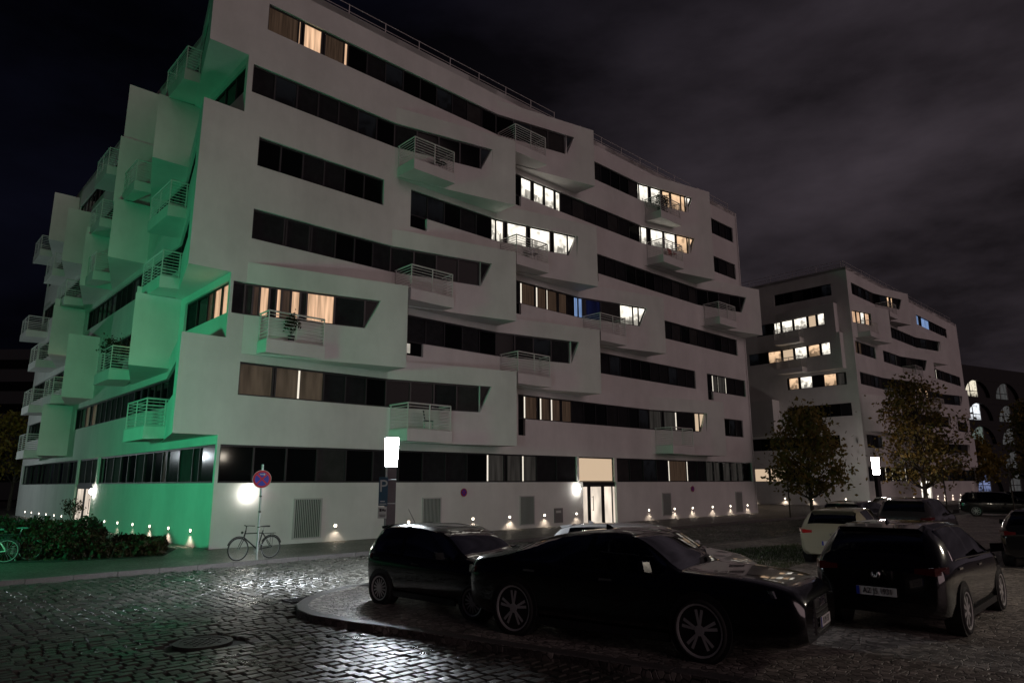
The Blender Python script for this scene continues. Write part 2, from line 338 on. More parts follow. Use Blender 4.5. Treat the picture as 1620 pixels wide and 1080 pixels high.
MANHOLE = (-4.63, 10.92); DRAIN = (-4.35, 14.75)
def lay(course_dir, run_dir, a0, a1, b0, b1, test):
    n = int((a1 - a0) / 0.172)
    ang = math.atan2(run_dir.y, run_dir.x)
    for i in range(n):
        a = a0 + i * 0.172; b = b0 + random.random() * 0.2
        while b < b1:
            wl = random.uniform(.178, .205); q = C0 + course_dir * a + run_dir * b
            b += wl
            if not test(q): continue
            s = proj((q.x, q.y, ZS))
            if s is None or s[0] < -60 or s[0] > 1680 or s[1] > 1120: continue
            if (q.x - MANHOLE[0]) ** 2 + (q.y - MANHOLE[1]) ** 2 < 0.60 ** 2: continue
            if abs((q - Vector((*DRAIN, 0))).dot(U1)) < .36 and abs((q - Vector((*DRAIN, 0))).dot(N1)) < .30: continue
            if in_poly(q.x, q.y, poly): continue
            if min((q.x - ex) ** 2 + (q.y - ey) ** 2 for ex, ey in edge[:12]) < 0.02: continue
            place.append((q.x, q.y, ZS + random.uniform(-0.008, 0.008), ang + random.uniform(-.05, .05), s[2], s[1], random.gauss(0, .03), random.gauss(0, .03)))
DSPLIT = D2 + 0.2
lay(U1, N1, -14, 46, D1 + 0.12, DSPLIT, lambda q: True)
lay(N1, U1, DSPLIT + 0.1, 26, -14, 14, lambda q: True)
vis = sorted([p for p in place if 0 < p[5] < 1078], key=lambda p: p[4])
near = set(id(p) for p in vis[:300])
rest = MB()
for p in place:
    k = random.randrange(12)
    Mx = Matrix.Translation(p[:3]) @ Matrix.Rotation(p[3], 4, 'Z') @ Matrix.Rotation(p[6], 4, 'X') @ Matrix.Rotation(p[7], 4, 'Y')
    if id(p) in near:
        o = link('cobblestone', STONES[k][0], street); o.matrix_world = Mx
    else:
        m = STONES[k][1]; b0 = len(rest.v); rest.v += [tuple(Mx @ Vector(v)) for v in m.v]; rest.f += [tuple(b0 + i for i in f) for f in m.f]
o = rest.build('cobblestones', M_stone, street); o['kind'] = 'stuff'
# manhole cover and drain grate
t = thing('manhole_cover', 'round iron manhole cover set in the dark cobbles', 'manhole cover', (*MANHOLE, ZS))
m = MB(); m.lathe([(0.34, -0.04), (0.42, -0.04), (0.42, 0.012), (0.34, 0.012)], (0, 0, 0), (0, 0, 1), 32); m.build('rim', mat('worn_iron', (0.03, 0.03, 0.028), .55, metal=.2), t)
m = MB(); m.disc((0, 0, -0.04), (0, 0, 1), 0.335, 0.045, 32)
for i in range(-3, 4):
    for j in range(-3, 4):
        if i * i + j * j < 10: m.box((i * 0.085, j * 0.085, 0.008), (0.05, 0.05, 0.008))
m.build('lid', mat('worn_iron', (0.06, 0.06, 0.055), 0.45, metal=0.5), t)
t = thing('drain_grate', 'dark rectangular drain grate beside the rounded kerb', 'drain grate', (*DRAIN, ZS), math.atan2(U1.y, U1.x))
m = MB()
for s in (-1, 1): m.box((0, s * 0.21, -0.01), (0.56, 0.03, 0.04)); m.box((s * 0.27, 0, -0.01), (0.03, 0.40, 0.04))
m.build('frame', M_post, t)
m = MB()
for i in range(9): m.box((-0.22 + i * 0.055, 0, -0.012), (0.022, 0.39, 0.03))
m.build('grating', M_post, t)

# patch of short grass beside the parked cars
gp = [(2.6, 20.4), (6.6, 23.4), (10.4, 26.0), (9.3, 21.4), (7.2, 18.8), (5.0, 18.4)]
m = MB()
for i in range(16000):
    x = random.uniform(2.4, 10.6); y = random.uniform(18.2, 26.2)
    if not in_poly(x, y, gp): continue
    h = random.uniform(0.03, 0.09); a = random.uniform(0, 6.28); wd = 0.012
    dx, dy = math.cos(a) * wd, math.sin(a) * wd; lx, ly = random.uniform(-.03, .03), random.uniform(-.03, .03)
    m.quad((x - dx, y - dy, 0), (x + dx, y + dy, 0), (x + lx, y + ly, h))
o = m.build('grass', mat('night_grass', (0.045, 0.065, 0.02), 0.7, noise=(2, 0.4))); o['kind'] = 'stuff'; tag(o, 'short patchy grass between the parked cars and the street', 'grass')

# ------------------------------------------------------------------ folded facades
def pchop(vals, eps=1e-4):
    out = []
    for v in sorted(vals):
        if not out or v - out[-1] > eps: out.append(v)
    return out
FOLD = 6.42
class Facade:
    """one side of a block: flush wall plus folded bays; u along the wall, d outwards, z up"""
    def __init__(s, root, C, U, N, L, mirror, bays, bands, holes, corner=()):
        s.root, s.C, s.U, s.N, s.L, s.mir = root, C, U, N, L, mirror
        s.bays = []                                  # (ua, ub, za, zb, D, floor)
        for k, tip, D in bays:
            ua, ub = (tip, min(tip + FOLD, L)) if mirror else (max(tip - FOLD, 0), tip)
            s.bays.append((ua, ub, ZB[k] - 1.5, ZT[k] + 0.83, D, k, tip))
        s.bands = bands; s.holes = holes; s.corner = corner
    def bay_at(s, u, z):
        best = None
        for b in s.bays:
            if b[0] < u < b[1] and b[2] < z < b[3]:
                if best is None or b[5] > best[5]: best = b
        return best
    def bd(s, b, u):
        if b is None: return 0.0
        f = (1 - (u - b[6]) / FOLD) if s.mir else (u - (b[6] - FOLD)) / FOLD
        return b[4] * max(0, min(1, f))
    def d(s, u, z, side=0): return s.bd(s.bay_at(u + side * 1e-3, z), u)
    def pt(s, u, d, z):
        q = s.C + s.U * u + s.N * d; return (q.x, q.y, z)
    def build_walls(s):
        us = [0.0, s.L]; zs = [0.0, ZR]
        if s.corner: us.append(-s.corner[0][2])
        for b in s.bays: us += [b[0], b[1]]; zs += [b[2], b[3]]
        for a, b_, z0, z1, sl in s.openings(): us += [a, b_] + ([b_ - sl] if sl > 0 else []) + ([a - sl] if sl < 0 else []); zs += [z0, z1]
        for c in s.corner: zs += [c[0], c[1]]
        us = pchop(us); zs = pchop(zs); nu, nz_ = len(us) - 1, len(zs) - 1
        op = s.openings(); cell = {}
        for i in range(nu):
            for j in range(nz_):
                u = (us[i] + us[i + 1]) / 2; z = (zs[j] + zs[j + 1]) / 2
                if u < 0 and not any(c[0] < z < c[1] for c in s.corner): continue
                b = s.bay_at(u, z); dl, dr = s.bd(b, us[i]), s.bd(b, us[i + 1]); kind = 'w'
                for a, b_, z0, z1, sl in op:
                    if a - max(0, -sl) < u < b_ + 0 and z0 < z < z1:
                        if sl > 0 and u > b_ - sl: kind = '/'
                        elif sl < 0 and u < a: kind = '\\'
                        elif u > a: kind = 'o'
                        if kind != 'w': break
                cell[i, j] = (dl, dr, kind, b)
        meshes = {}
        RV = 0.17
        def mb(b): return meshes.setdefault(None if b is None else (b[5], b[6]), MB())
        for (i, j), (dl, dr, kind, b) in cell.items():
            u0, u1, z0, z1 = us[i], us[i + 1], zs[j], zs[j + 1]; m = mb(b)
            A, B, Cc, Dd = s.pt(u0, dl, z0), s.pt(u1, dr, z0), s.pt(u1, dr, z1), s.pt(u0, dl, z1)
            if kind == 'w': m.quad(A, B, Cc, Dd)
            elif kind == '/':      # opening keeps the upper left, wall the lower right
                m.quad(A, B, Cc); m.quad(A, Cc, s.pt(u1, dr - RV, z1), s.pt(u0, dl - RV, z0))
            elif kind == '\\':
                m.quad(A, B, Dd); m.quad(B, Dd, s.pt(u0, dl - RV, z1), s.pt(u1, dr - RV, z0))
        ed = lambda c, e: c[e] - (RV if c[2] == 'o' else 0)
        for (i, j), c in cell.items():
            n = cell.get((i + 1, j))
            if n:
                a, b_ = ed(c, 1), ed(n, 0)
                if c[2] == '/' : a = c[1]
                if n[2] == '/' : b_ = n[0] - (RV if c[2] == 'o' else 0)
                if c[2] == '\\': a = c[1] - (RV if n[2] == 'o' else 0)
                if n[2] == '\\': b_ = n[0]
                if abs(a - b_) > 1e-3:
                    u = us[i + 1]; m = mb(c[3] if a > b_ else n[3])
                    m.quad(s.pt(u, a, zs[j]), s.pt(u, b_, zs[j]), s.pt(u, b_, zs[j + 1]), s.pt(u, a, zs[j + 1]))
            n = cell.get((i, j + 1))
            ref = (0, 0, 'w', None)
            if n is None and us[i] < 0: n = ref
            if n:
                def hv(q, low):
                    if q[2] == 'o' or (q[2] in '/\\' and low): return q[0] - RV, q[1] - RV
                    return q[0], q[1]
                a = hv(c, True); b_ = hv(n, False)
                if abs(a[0] - b_[0]) > 1e-3 or abs(a[1] - b_[1]) > 1e-3:
                    z = zs[j + 1]; m = mb(c[3] if a[0] + a[1] > b_[0] + b_[1] else n[3])
                    m.quad(s.pt(us[i], a[0], z), s.pt(us[i + 1], a[1], z), s.pt(us[i + 1], b_[1], z), s.pt(us[i], b_[0], z))
        for k, m in meshes.items():
            m.build('wall' if k is None else 'folded_bay', M_wall, s.root)
    def openings(s):
        out = []
        for bnd in s.bands:
            k, a, b_, sl = bnd[0], bnd[1], bnd[2], bnd[3]
            out.append((a, b_, ZB[k], ZT[k], sl))
        for h in s.holes: out.append((h[0], h[1], h[2], h[3], 0))
        return out
    def quad_on(s, m, ua, ub, z0, z1, off, ta=0.0, tb=0.0):
        """a pane quad on the surface; ta, tb shift the bottom corners"""
        zc = (z0 + z1) / 2
        m.quad(s.pt(ua + ta, s.d(ua + ta, zc, 1) - off, z0), s.pt(ub + tb, s.d(ub + tb, zc, -1) - off, z0), s.pt(ub, s.d(ub, zc, -1) - off, z1), s.pt(ua, s.d(ua, zc, 1) - off, z1))
        L = ub - ua; m.uv = (m.uv or []) + [(ua + ta, 0), (ub + tb, 0), (ub, z1 - z0), (ua, z1 - z0)]
    def bar_on(s, m, ua, ub, z0, z1, off, th=0.07, sh=0.0):
        zc = (z0 + z1) / 2; q = []
        for z, sx in ((z0, sh), (z1, 0.0)):
            for u, dd, sd in ((ua, 0, 1), (ub, 0, -1), (ub, th, -1), (ua, th, 1)):
                uu = u + sx; q.append(s.pt(uu, s.d(uu, zc, sd) - off - th + dd, z))
        m.hexa(q)
    def build_windows(s, rnd):
        for bnd in s.bands:
            k, a, b_, sl = bnd[:4]; spec = bnd[4] if len(bnd) > 4 else []
            z0, z1 = ZB[k], ZT[k]; zc = (z0 + z1) / 2
            # pane divisions
            br = [a]
            cuts = sorted([c for c in {x for bb in s.bays for x in (bb[0], bb[1]) if bb[2] < zc < bb[3]} if a + .05 < c < b_ - .05])
            sp = sorted(spec)     # (ua, ub, kind)
            marks = pchop([a, b_] + cuts + [x for q in sp for x in q[:2]] + ([b_ - sl] if sl > 0 else []), 0.02)
            div = []
            for x, y in zip(marks, marks[1:]):
                ks = [q[2] for q in sp if q[0] - .01 <= x and y <= q[1] + .01]
                if ks: div.append((x, y, ks[0])); continue
                n = max(1, round((y - x) / (1.05 if k else 1.3)))
                for i in range(n): div.append((x + (y - x) * i / n, x + (y - x) * (i + 1) / n, None))
            fr = MB()
            e0 = 0.0
            segs = pchop([a] + cuts + [b_], 0.02)
            for x, y in zip(segs, segs[1:]):
                last = sl > 0 and abs(y - b_) < .01
                s.bar_on(fr, x, y - (sl - 0.03 if last else 0), z0 + .002, z0 + 0.06, 0.09, 0.06)
                s.bar_on(fr, x, y, z1 - 0.07, z1 - .002, 0.09, 0.06)
            thin = {round(x, 3) for x, y, kd in div if kd == 'slit'} | {round(y, 3) for x, y, kd in div if kd == 'slit'}
            for x, y, kd in div:
                if x > a + .02 and round(x, 3) not in thin: s.bar_on(fr, x - 0.035, x + 0.035, z0 + .06, z1 - .07, 0.088, 0.06)
            s.bar_on(fr, a + .002, a + 0.06, z0 + .06, z1 - .07, 0.088, 0.06)
            if sl > 0: s.bar_on(fr, b_ - 0.09, b_ - 0.02, z0 + .06, z1 - .07, 0.088, 0.06, -sl * 0.9)
            else: s.bar_on(fr, b_ - 0.06, b_ - .002, z0 + .06, z1 - .07, 0.088, 0.06)
            win = fr.build('window', M_frame, s.root)
            for x, y, kd in div:
                if kd is None: kd = rnd.choice(['dark', 'dark', 'dark', 'dark', 'curt', 'curt', 'curt', 'dim', 'blind'])
                m = MB()
                tri = sl > 0 and x > b_ - sl - .01
                if tri: 
                    m.quad(s.pt(x, s.d(x, zc, 1) - .14, z0), s.pt(y, s.d(y, zc, -1) - .14, z1), s.pt(x, s.d(x, zc, 1) - .14, z1)); m.uv = [(x, 0), (y, z1 - z0), (x, z1 - z0)]
                else: s.quad_on(m, x, y, z0, z1, 0.14)
                m.build('pane', PANE[kd], win)
    def balcony(s, u0, u1, k, D=1.35, items=True):
        z0, zf, zt = ZB[k] - 1.5, ZB[k] - 1.0, ZB[k] + 0.10
        zc = ZB[k]
        da, db = max(s.d(u0, zc, 1), 0) - .05, max(s.d(u1, zc, -1), 0) - .05
        da = min(da, D - .3); db = min(db, D - .25)
        m = MB()
        m.hexa([s.pt(u0, da, z0 + .06), s.pt(u1, db, z0 + .06), s.pt(u1, D, z0), s.pt(u0, D, z0), s.pt(u0, da, zf), s.pt(u1, db, zf), s.pt(u1, D, zf), s.pt(u0, D, zf)])
        bal = m.build('balcony', M_wall, s.root)
        m = MB(); e = 0.05
        cor = [(u0 + e, da), (u0 + e, D - e), ((u0 + u1) / 2, D - e), (u1 - e, D - e), (u1 - e, db)]
        for (u, d_) in cor[1:4] + [(u0 + e, da + .1)]:
            m = MB(); m.bar(s.pt(u, d_, zf), s.pt(u, d_, zt), 0.026, None, 4); m.build('post', M_rail, bal)
        for nm, z, r_ in (('handrail', zt, .035), ('bottom_rail', zf + .04, .025)):
            m = MB()
            for (ua, a_), (ub, b_) in ((cor[0], cor[1]), (cor[1], cor[3]), (cor[3], cor[4])): m.bar(s.pt(ua, a_, z), s.pt(ub, b_, z), r_, None, 4)
            m.build(nm, M_rail, bal)
        m = MB()
        for i in range(1, 8):
            z = zf + .04 + (zt - zf - .04) * i / 8
            for (ua, a_), (ub, b_) in ((cor[0], cor[1]), (cor[1], cor[3]), (cor[3], cor[4])): m.bar(s.pt(ua, a_, z), s.pt(ub, b_, z), 0.015, None, 4)
        m.build('railing_bars', M_rail, bal)
    def roof_rail(s, u0, u1, step=1.9):
        m = MB(); d = -0.45
        for z in (ZR + .25, ZR + .5, ZR + .85): m.bar(s.pt(u0, d, z), s.pt(u1, d, z), 0.022, None, 4)
        rl = m.build('roof_railing', M_rail, s.root)
        n = int((u1 - u0) / step)
        for i in range(n + 1):
            m = MB(); u = u0 + (u1 - u0) * i / n; m.bar(s.pt(u, d, ZR - .1), s.pt(u, d, ZR + .87), 0.025, None, 4); m.build('post', M_rail, rl)

def block(root, C, L1, L2, fr, fl):
    """light-blocking inner core and roof shared by the two facades"""
    m = MB(); i = 0.32
    def pp(a, b, z): q = C + U1 * a + U2 * b; return (q.x, q.y, z)
    m.hexa([pp(i, i, 0), pp(L1, i, 0), pp(L1, L2, 0), pp(i, L2, 0), pp(i, i, ZR - .35), pp(L1, i, ZR - .35), pp(L1, L2, ZR - .35), pp(i, L2, ZR - .35)])
    m.build('core', M_core, root)  # solid box added inside the walls to block light through the shell
    m = MB(); m.hexa([pp(.0, .0, ZR - .3), pp(L1, .0, ZR - .3), pp(L1, L2, ZR - .3), pp(0, L2, ZR - .3), pp(0, 0, ZR + .012), pp(L1, 0, ZR + .012), pp(L1, L2, ZR + .012), pp(0, L2, ZR + .012)])
    m.build('roof', mat('roof_edge', (0.5, 0.49, 0.48), 0.8), root)
    m = MB(); m.hexa([pp(L1, 0, 0), pp(L1 + .25, 0, 0), pp(L1 + .25, L2, 0), pp(L1, L2, 0), pp(L1, 0, ZR), pp(L1 + .25, 0, ZR), pp(L1 + .25, L2, ZR), pp(L1, L2, ZR)])
    m.build('end_wall', M_wall, root)

# ---- main building
main = thing('apartment_building', 'large white apartment block with folded facade, balconies and green-lit side', 'building', tuple(C0), world=True)
DT = 1.46; DL = 1.55
bays_r = [(6, 19.95, DT), (6, 32.9, DT), (5, 13.5, DT), (5, 32.9, DT), (4, 19.95, DT), (4, 39.35, DT), (3, 13.5, DT), (3, 26.4, DT), (2, 7.03, DT), (2, 19.95, DT), (1, 13.5, DT), (1, 32.9, DT)]
SL = 0.62
def slits(us, wd=0.09, base='grey'):
    """curtained panes with bright gaps at the given positions"""
    return [(u, u + wd, 'slit') for u in us]
bands_r = [
    (6, 0.67, 18.55, SL, [(0.67, 2.05, 'brown'), (2.05, 2.17, 'peach'), (2.3, 3.15, 'peach'), (3.3, 4.25, 'brown'), (4.25, 4.45, 'peach')]),
    (6, 21.5, 31.2, SL, [(26.3, 27.3, 'white'), (27.5, 28.4, 'white'), (28.5, 29.2, 'warm'), (29.3, 30.2, 'warm'), (30.2, 30.58, 'warm'), (30.58, 31.2, 'white')]),
    (6, 35.0, 38.7, 0),
    (5, 0.22, 12.17, SL),
    (5, 14.86, 31.2, SL, [(15.4, 16.2, 'white'), (16.4, 17.2, 'white'), (17.3, 18.1, 'white'), (18.2, 18.6, 'white'), (26.3, 27.0, 'white'), (27.3, 28.4, 'white'), (28.5, 29.5, 'white'), (29.6, 30.58, 'warm'), (30.58, 31.2, 'warm')]),
    (5, 35.2, 38.7, 0),
    (4, 0.67, 6.55, 0), 
    (4, 8.05, 18.65, SL, [(13.2, 14.0, 'white'), (14.2, 15.4, 'white'), (15.6, 16.9, 'white'), (17.1, 18.03, 'white'), (18.03, 18.65, 'white')]),
    (4, 21.6, 37.9, SL),
    (3, 0.67, 12.15, SL, [(.67, 2.0, 'curt'), (2.1, 3.1, 'curt'), (3.2, 4.3, 'curt')]),
    (3, 14.85, 25.05, SL, slits([15.35, 16.55, 17.35]) + [(15.44, 16.4, 'brown'), (16.64, 17.3, 'brown'), (17.44, 18.2, 'brown'), (18.3, 19.0, 'brown'), (19.6, 20.3, 'cool'), (20.4, 20.5, 'cool'), (20.5, 21.6, 'navy'), (23.0, 24.0, 'white'), (24.0, 24.43, 'white'), (24.43, 25.05, 'white')]),
    (3, 28.5, 38.1, 0),
    (2, 0.12, 5.85, SL, [(0.9, 1.15, 'brown'), (1.15, 1.5, 'peach'), (1.75, 1.95, 'peach'), (1.95, 2.3, 'brown'), (2.3, 2.65, 'peach'), (2.9, 4.0, 'peach')]),
    (2, 8.05, 18.55, SL), (2, 21.7, 32.0, 0), (2, 33.5, 38.9, 0, slits([34.4, 35.1, 36.2]) + [(34.5, 35.05, 'grey'), (35.2, 36.1, 'grey')]),
    (1, 0.6, 12.15, SL, [(0.6, 1.95, 'olive'), (2.05, 3.0, 'olive'), (3.0, 3.08, 'slit'), (3.08, 4.1, 'olive')]),
    (1, 15.0, 31.35, SL, slits([15.55, 16.75, 17.6, 28.7]) + [(15.64, 16.5, 'brown'), (16.84, 17.5, 'brown'), (17.69, 18.3, 'brown'), (18.4, 19.2, 'brown'), (26.5, 27.5, 'grey'), (27.7, 28.7, 'grey'), (30.3, 30.73, 'cream'), (30.73, 31.35, 'cream')]),
    (1, 35.4, 38.1, 0),
    (0, 0.12, 19.45, 0, slits([13.0, 15.4]) + [(13.1, 14.1, 'grey'), (14.3, 15.3, 'grey'), (15.49, 16.4, 'grey')]),
    (0, 19.62, 22.72, 0, [(19.62, 22.72, 'cream')]),
    (0, 22.95, 39.0, 0, slits([28.4, 30.5]) + [(28.5, 30.4, 'brown'), (32.8, 33.7, 'grey'), (33.8, 34.6, 'grey'), (35.0, 36.0, 'grey'), (36.1, 37.0, 'grey'), (37.1, 37.8, 'grey')]),
]
NOTCH = 0.62
holes_r = [(8.05, 9.0, ZB[4] - NOTCH, ZB[4]), (8.05, 8.95, ZB[2] - NOTCH, ZB[2]), (15.0, 15.5, ZB[1] - .85, ZB[1]), (14.85, 15.25, ZB[3] - .6, ZB[3]), (14.86, 15.3, ZB[5] - .6, ZB[5]), (33.5, 34.2, ZB[2] - .6, ZB[2]), (21.6, 21.8, ZB[4] - .5, ZB[4]),
           (19.9, 22.85, 0.0, 2.26)]
corner_z = [(ZB[k] - 1.5, ZT[k] + .83, DL) for k in (1, 3, 4, 6)]
F_r = Facade(main, C0, U1, N1, 39.2, False, bays_r, bands_r, holes_r, corner_z)
F_r.build_walls(); rnd = random.Random(3); F_r.build_windows(rnd)
for h in holes_r[:-1]:
    m = MB(); F_r.quad_on(m, h[0], h[1], h[2], h[3], 0.14); m.build('low_window', M_glass, main)
m = MB(); F_r.quad_on(m, 8.10, 8.32, ZB[2] - .5, ZB[2] - .06, 0.13); m.build('lit_low_pane', PANE['white'], main)
for u0, k, D in [(13.55, 6, 1.42), (26.8, 6, 1.35), (7.22, 5, 1.38), (26.8, 5, 1.35), (13.7, 4, 1.3), (33.4, 4, 1.35), (7.25, 3, 1.35), (20.2, 3, 1.35), (1.14, 2, 0.95), (13.7, 2, 1.35), (7.2, 1, 1.42), (26.8, 1, 1.35)]:
    F_r.balcony(u0, u0 + 2.38, k, D)
F_r.roof_rail(0.6, 18.6); F_r.roof_rail(21.0, 33.5); F_r.roof_rail(34.5, 39.0)

bays_l = [(1, 0.0, DL), (1, 24.2, DL), (2, 5.45, 1.8), (2, 19.3, DL), (3, 0.0, DL), (3, 24.0, 1.7), (4, 0.0, DL), (4, 11.4, 1.75), (4, 17.9, 1.6), (5, 5.45, 1.75), (5, 11.9, 1.7), (5, 24.5, DL), (6, 0.0, DL), (6, 12.0, DL), (6, 30.5, DL)]
bands_l = [
    (6, 1.5, 11.4, 0), (6, 13.4, 30.0, 0), (6, 31.9, 39, 0), (5, 0.24, 4.9, 0), (5, 7.0, 11.4, 0), (5, 13.4, 24.0, 0), (5, 26, 39, 0), (4, 1.5, 10.9, 0), (4, 13.0, 17.4, 0), (4, 19.4, 39, 0),
    (3, 1.5, 23.3, 0), (3, 25.6, 39, 0, [(26.0, 27.0, 'peach'), (30, 31, 'warm')]), (2, 0.14, 4.85, 0, [(0.35, 0.95, 'peach'), (1.05, 1.8, 'peach'), (1.9, 2.5, 'brown')]), (2, 7.0, 18.7, 0, [(9.6, 10.4, 'peach'), (10.5, 11.2, 'warm')]), (2, 20.8, 39, 0, [(23, 24, 'warm')]),
    (1, 1.5, 23.3, 0, [(10.2, 10.35, 'cool'), (18.5, 19.5, 'olive'), (20.0, 21.0, 'olive')]), (1, 25.8, 39, 0),
    (0, 0.15, 16.3, 0, [(1.9, 2.6, 'curt'), (5.6, 6.2, 'grey')]), (0, 16.6, 20.8, 0), (0, 21.1, 38.6, 0)]
holes_l = [(17.1, 21.0, 0.0, 2.26)]
F_l = Facade(main, C0, U2, N2, 39.2, True, bays_l, bands_l, holes_l)
F_l.build_walls(); F_l.build_windows(rnd)
for u0, k in [(4.1, 1), (4.0, 3), (3.9, 4), (3.5, 6), (10.4, 2), (9.7, 5), (16.0, 6), (16.2, 5), (16.2, 4), (23.3, 4), (23.3, 2), (30.0, 1), (30.2, 3), (28.6, 5), (35, 6), (36, 4), (30.5, 2)]:
    F_l.balcony(u0, u0 + 2.7, k, 1.35)
F_l.roof_rail(0.6, 39.0, 2.4)
block(main, C0, 39.2, 39.2, F_r, F_l)

# entrance doors
def entrance(F, u0, u1, jambs, name='entrance_door'):
    m = MB(); off = 0.10
    F.bar_on(m, u0 + .002, u1 - .002, 2.0, 2.255, off, 0.08)
    for a, b in jambs: F.bar_on(m, a, b, 0.0, 2.0, off, 0.08)
    dr = m.build(name, M_frame, main)
    us = [u0] + [x for j in jambs for x in j] + [u1]
    for a, b in zip(us[0::2], us[1::2]):
        if b - a > .08:
            q = MB(); F.quad_on(q, a, b, 0.01, 2.0, 0.15); q.build('pane', PANE['door'], dr)
    q = MB(); a = jambs[0][1]; q.bar(F.pt(a + .06, .03, .7), F.pt(a + .06, .03, 1.5), 0.018); q.bar(F.pt(a + .06, .03, .75), F.pt(a + .06, -.12, .75), .012); q.bar(F.pt(a + .06, .03, 1.45), F.pt(a + .06, -.12, 1.45), .012); q.build('handle', M_chrome, dr)
entrance(F_r, 19.9, 22.85, [(20.42, 20.66), (21.62, 21.86), (22.55, 22.62)])
entrance(F_l, 17.1, 21.0, [(17.1 + .02, 17.2), (19.0, 19.3), (20.9, 20.98)])
# grilles, letterbox panel on the plinth
for ua, ub, za, zb in [(3.05, 4.25, .16, 1.67), (9.08, 10.13, .36, 1.60), (15.06, 16.1, .15, 1.59), (27.35, 28.3, .19, 1.60), (36.3, 37.25, .12, 1.58)]:
    m = MB()
    for a, b, c, d_ in ((ua, ub, za, za + .05), (ua, ub, zb - .05, zb), (ua, ua + .05, za + .05, zb - .05), (ub - .05, ub, za + .05, zb - .05)): m.hexa([F_r.pt(x, y, z) for z in (c, d_) for x, y in ((a, .002), (b, .002), (b, .035), (a, .035))])
    gr = m.build('vent_grille', mat('painted_grille', (0.42, 0.41, 0.40), 0.6), main)
    m = MB(); m.hexa([F_r.pt(x, y, z) for z in (za + .05, zb - .05) for x, y in ((ua + .05, .001), (ub - .05, .001), (ub - .05, .006), (ua + .05, .006))]); m.build('recess_shade_sheet', M_black, gr)  # flat black sheet stands in for the shade of the recess behind the bars
    m = MB(); n = int((ub - ua) / .075)
    for i in range(1, n):
        u = ua + (ub - ua) * i / n; m.hexa([F_r.pt(x, y, z) for z in (za + .05, zb - .05) for x, y in ((u - .014, .008), (u + .014, .008), (u + .014, .03), (u - .014, .03))])
    m.build('grille_bars', MATS['painted_grille'], gr)
m = MB(); m.hexa([F_r.pt(x, y, z) for z in (.18, .92) for x, y in ((17.55, .002), (18.2, .002), (18.2, .04), (17.55, .04))]); lb = m.build('letterbox_panel', mat('grey_panel', (.16, .15, .15), .5), main)
m = MB(); m.hexa([F_r.pt(x, y, z) for z in (.68, .80) for x, y in ((17.66, .042), (18.05, .042), (18.05, .05), (17.66, .05))]); m.build('slot', mat('pale_slot', (.5, .5, .48), .5), lb)

# ---- second block further down the street
C2 = C0 + U1 * 60.2 + N1 * 0.5
far = thing('apartment_building', 'smaller-looking white apartment block behind the trees, with lit upper windows', 'building', tuple(C2), world=True)
bays2r = [(6, 13.5, DT), (5, 6.5, DT), (5, 26, DT), (4, 19.9, DT), (3, 13.5, DT), (3, 32.9, DT), (2, 7.0, DT), (2, 26.4, DT), (1, 13.5, DT), (1, 33, DT)]
bands2r = [(6, 1.0, 12.2, SL, [(9.6, 10.0, 'warm'), (10.3, 10.6, 'warm')]), (6, 20.9, 33, 0, [(21.2, 22.0, 'cool'), (23.0, 26.0, 'cool')]), (5, 0.3, 3.4, 0, [(.4, 1, 'peach'), (1.1, 1.7, 'peach'), (1.8, 2.4, 'white'), (2.5, 3.2, 'peach')]), (5, 7.8, 24.8, SL), (4, 0.4, 5.8, 0, [(.6, 1.2, 'brown'), (1.5, 2.2, 'brown')]), (4, 8.0, 18.6, SL, [(10.2, 10.5, 'grey'), (12, 12.4, 'grey')]), (4, 21.5, 36.5, 0, slits([22, 24, 25, 26.5])), (3, 0.8, 12.2, SL), (3, 15, 31.5, SL, [(19, 20, 'warm'), (21.2, 22, 'warm')]),
           (2, 8, 25.2, SL), (2, 28, 37, 0), (1, .8, 5, 0), (1, 15, 31.7, SL), (0, .3, 14.5, 0, slits([3, 5.2, 7, 9.4, 11])), (0, 19, 37.4, 0)]
F2r = Facade(far, C2, U1, N1, 37.9, False, bays2r, bands2r, [(15.0, 18.6, 0.0, 2.26)], [])
F2r.build_walls(); F2r.build_windows(rnd)
bays2l = [(5, 1.2, 0.9), (4, 0.9, 0.9), (2, 8, DL), (3, 14, DL)]
bands2l = [(6, 1.6, 7.6, 0), (5, 2.2, 9.9, 0, [(2.3, 3.0, 'white'), (3.2, 4.0, 'cream'), (4.2, 5.6, 'white'), (5.8, 7.0, 'white'), (7.2, 7.9, 'white')]), (4, 1.9, 11.0, 0, [(2.0, 2.9, 'white'), (3.1, 4.3, 'warm'), (4.5, 5.8, 'white'), (6.0, 7.2, 'cream'), (7.4, 8.8, 'warm')]), (3, 1.0, 7.0, 0, [(1.2, 1.9, 'grey'), (2.0, 3.2, 'warm'), (4.4, 5.6, 'white'), (5.8, 6.8, 'warm')]), (2, 0.8, 7.2, 0), (1, 2.2, 12.5, 0), (0, 6.0, 12.5, 0, [(8.0, 9.6, 'cream'), (9.8, 12.2, 'cream')])]
F2l = Facade(far, C2, U2, N2, 30.0, True, bays2l, bands2l, [], [])
F2l.build_walls(); F2l.build_windows(rnd)
for u0, k in [(7.2, 6), (0.9, 5), (13.6, 4), (7.2, 3), (7.3, 2), (13.6, 3), (7.2, 1), (26.5, 1), (20.2, 3)]: F2r.balcony(u0, u0 + 2.4, k)
for u0, k in [(4.6, 5), (4.6, 4)]: F2l.balcony(u0, u0 + 2.7, k, 1.5)
F2r.roof_rail(0.6, 37.5, 2.4); F2l.roof_rail(0.6, 28, 2.4)
block(far, C2, 37.9, 30.0, F2r, F2l)
m = MB(); F2r.quad_on(m, 15.0, 18.6, 0.01, 2.26, .15); m.build('entrance_pane', PANE['white'], far)

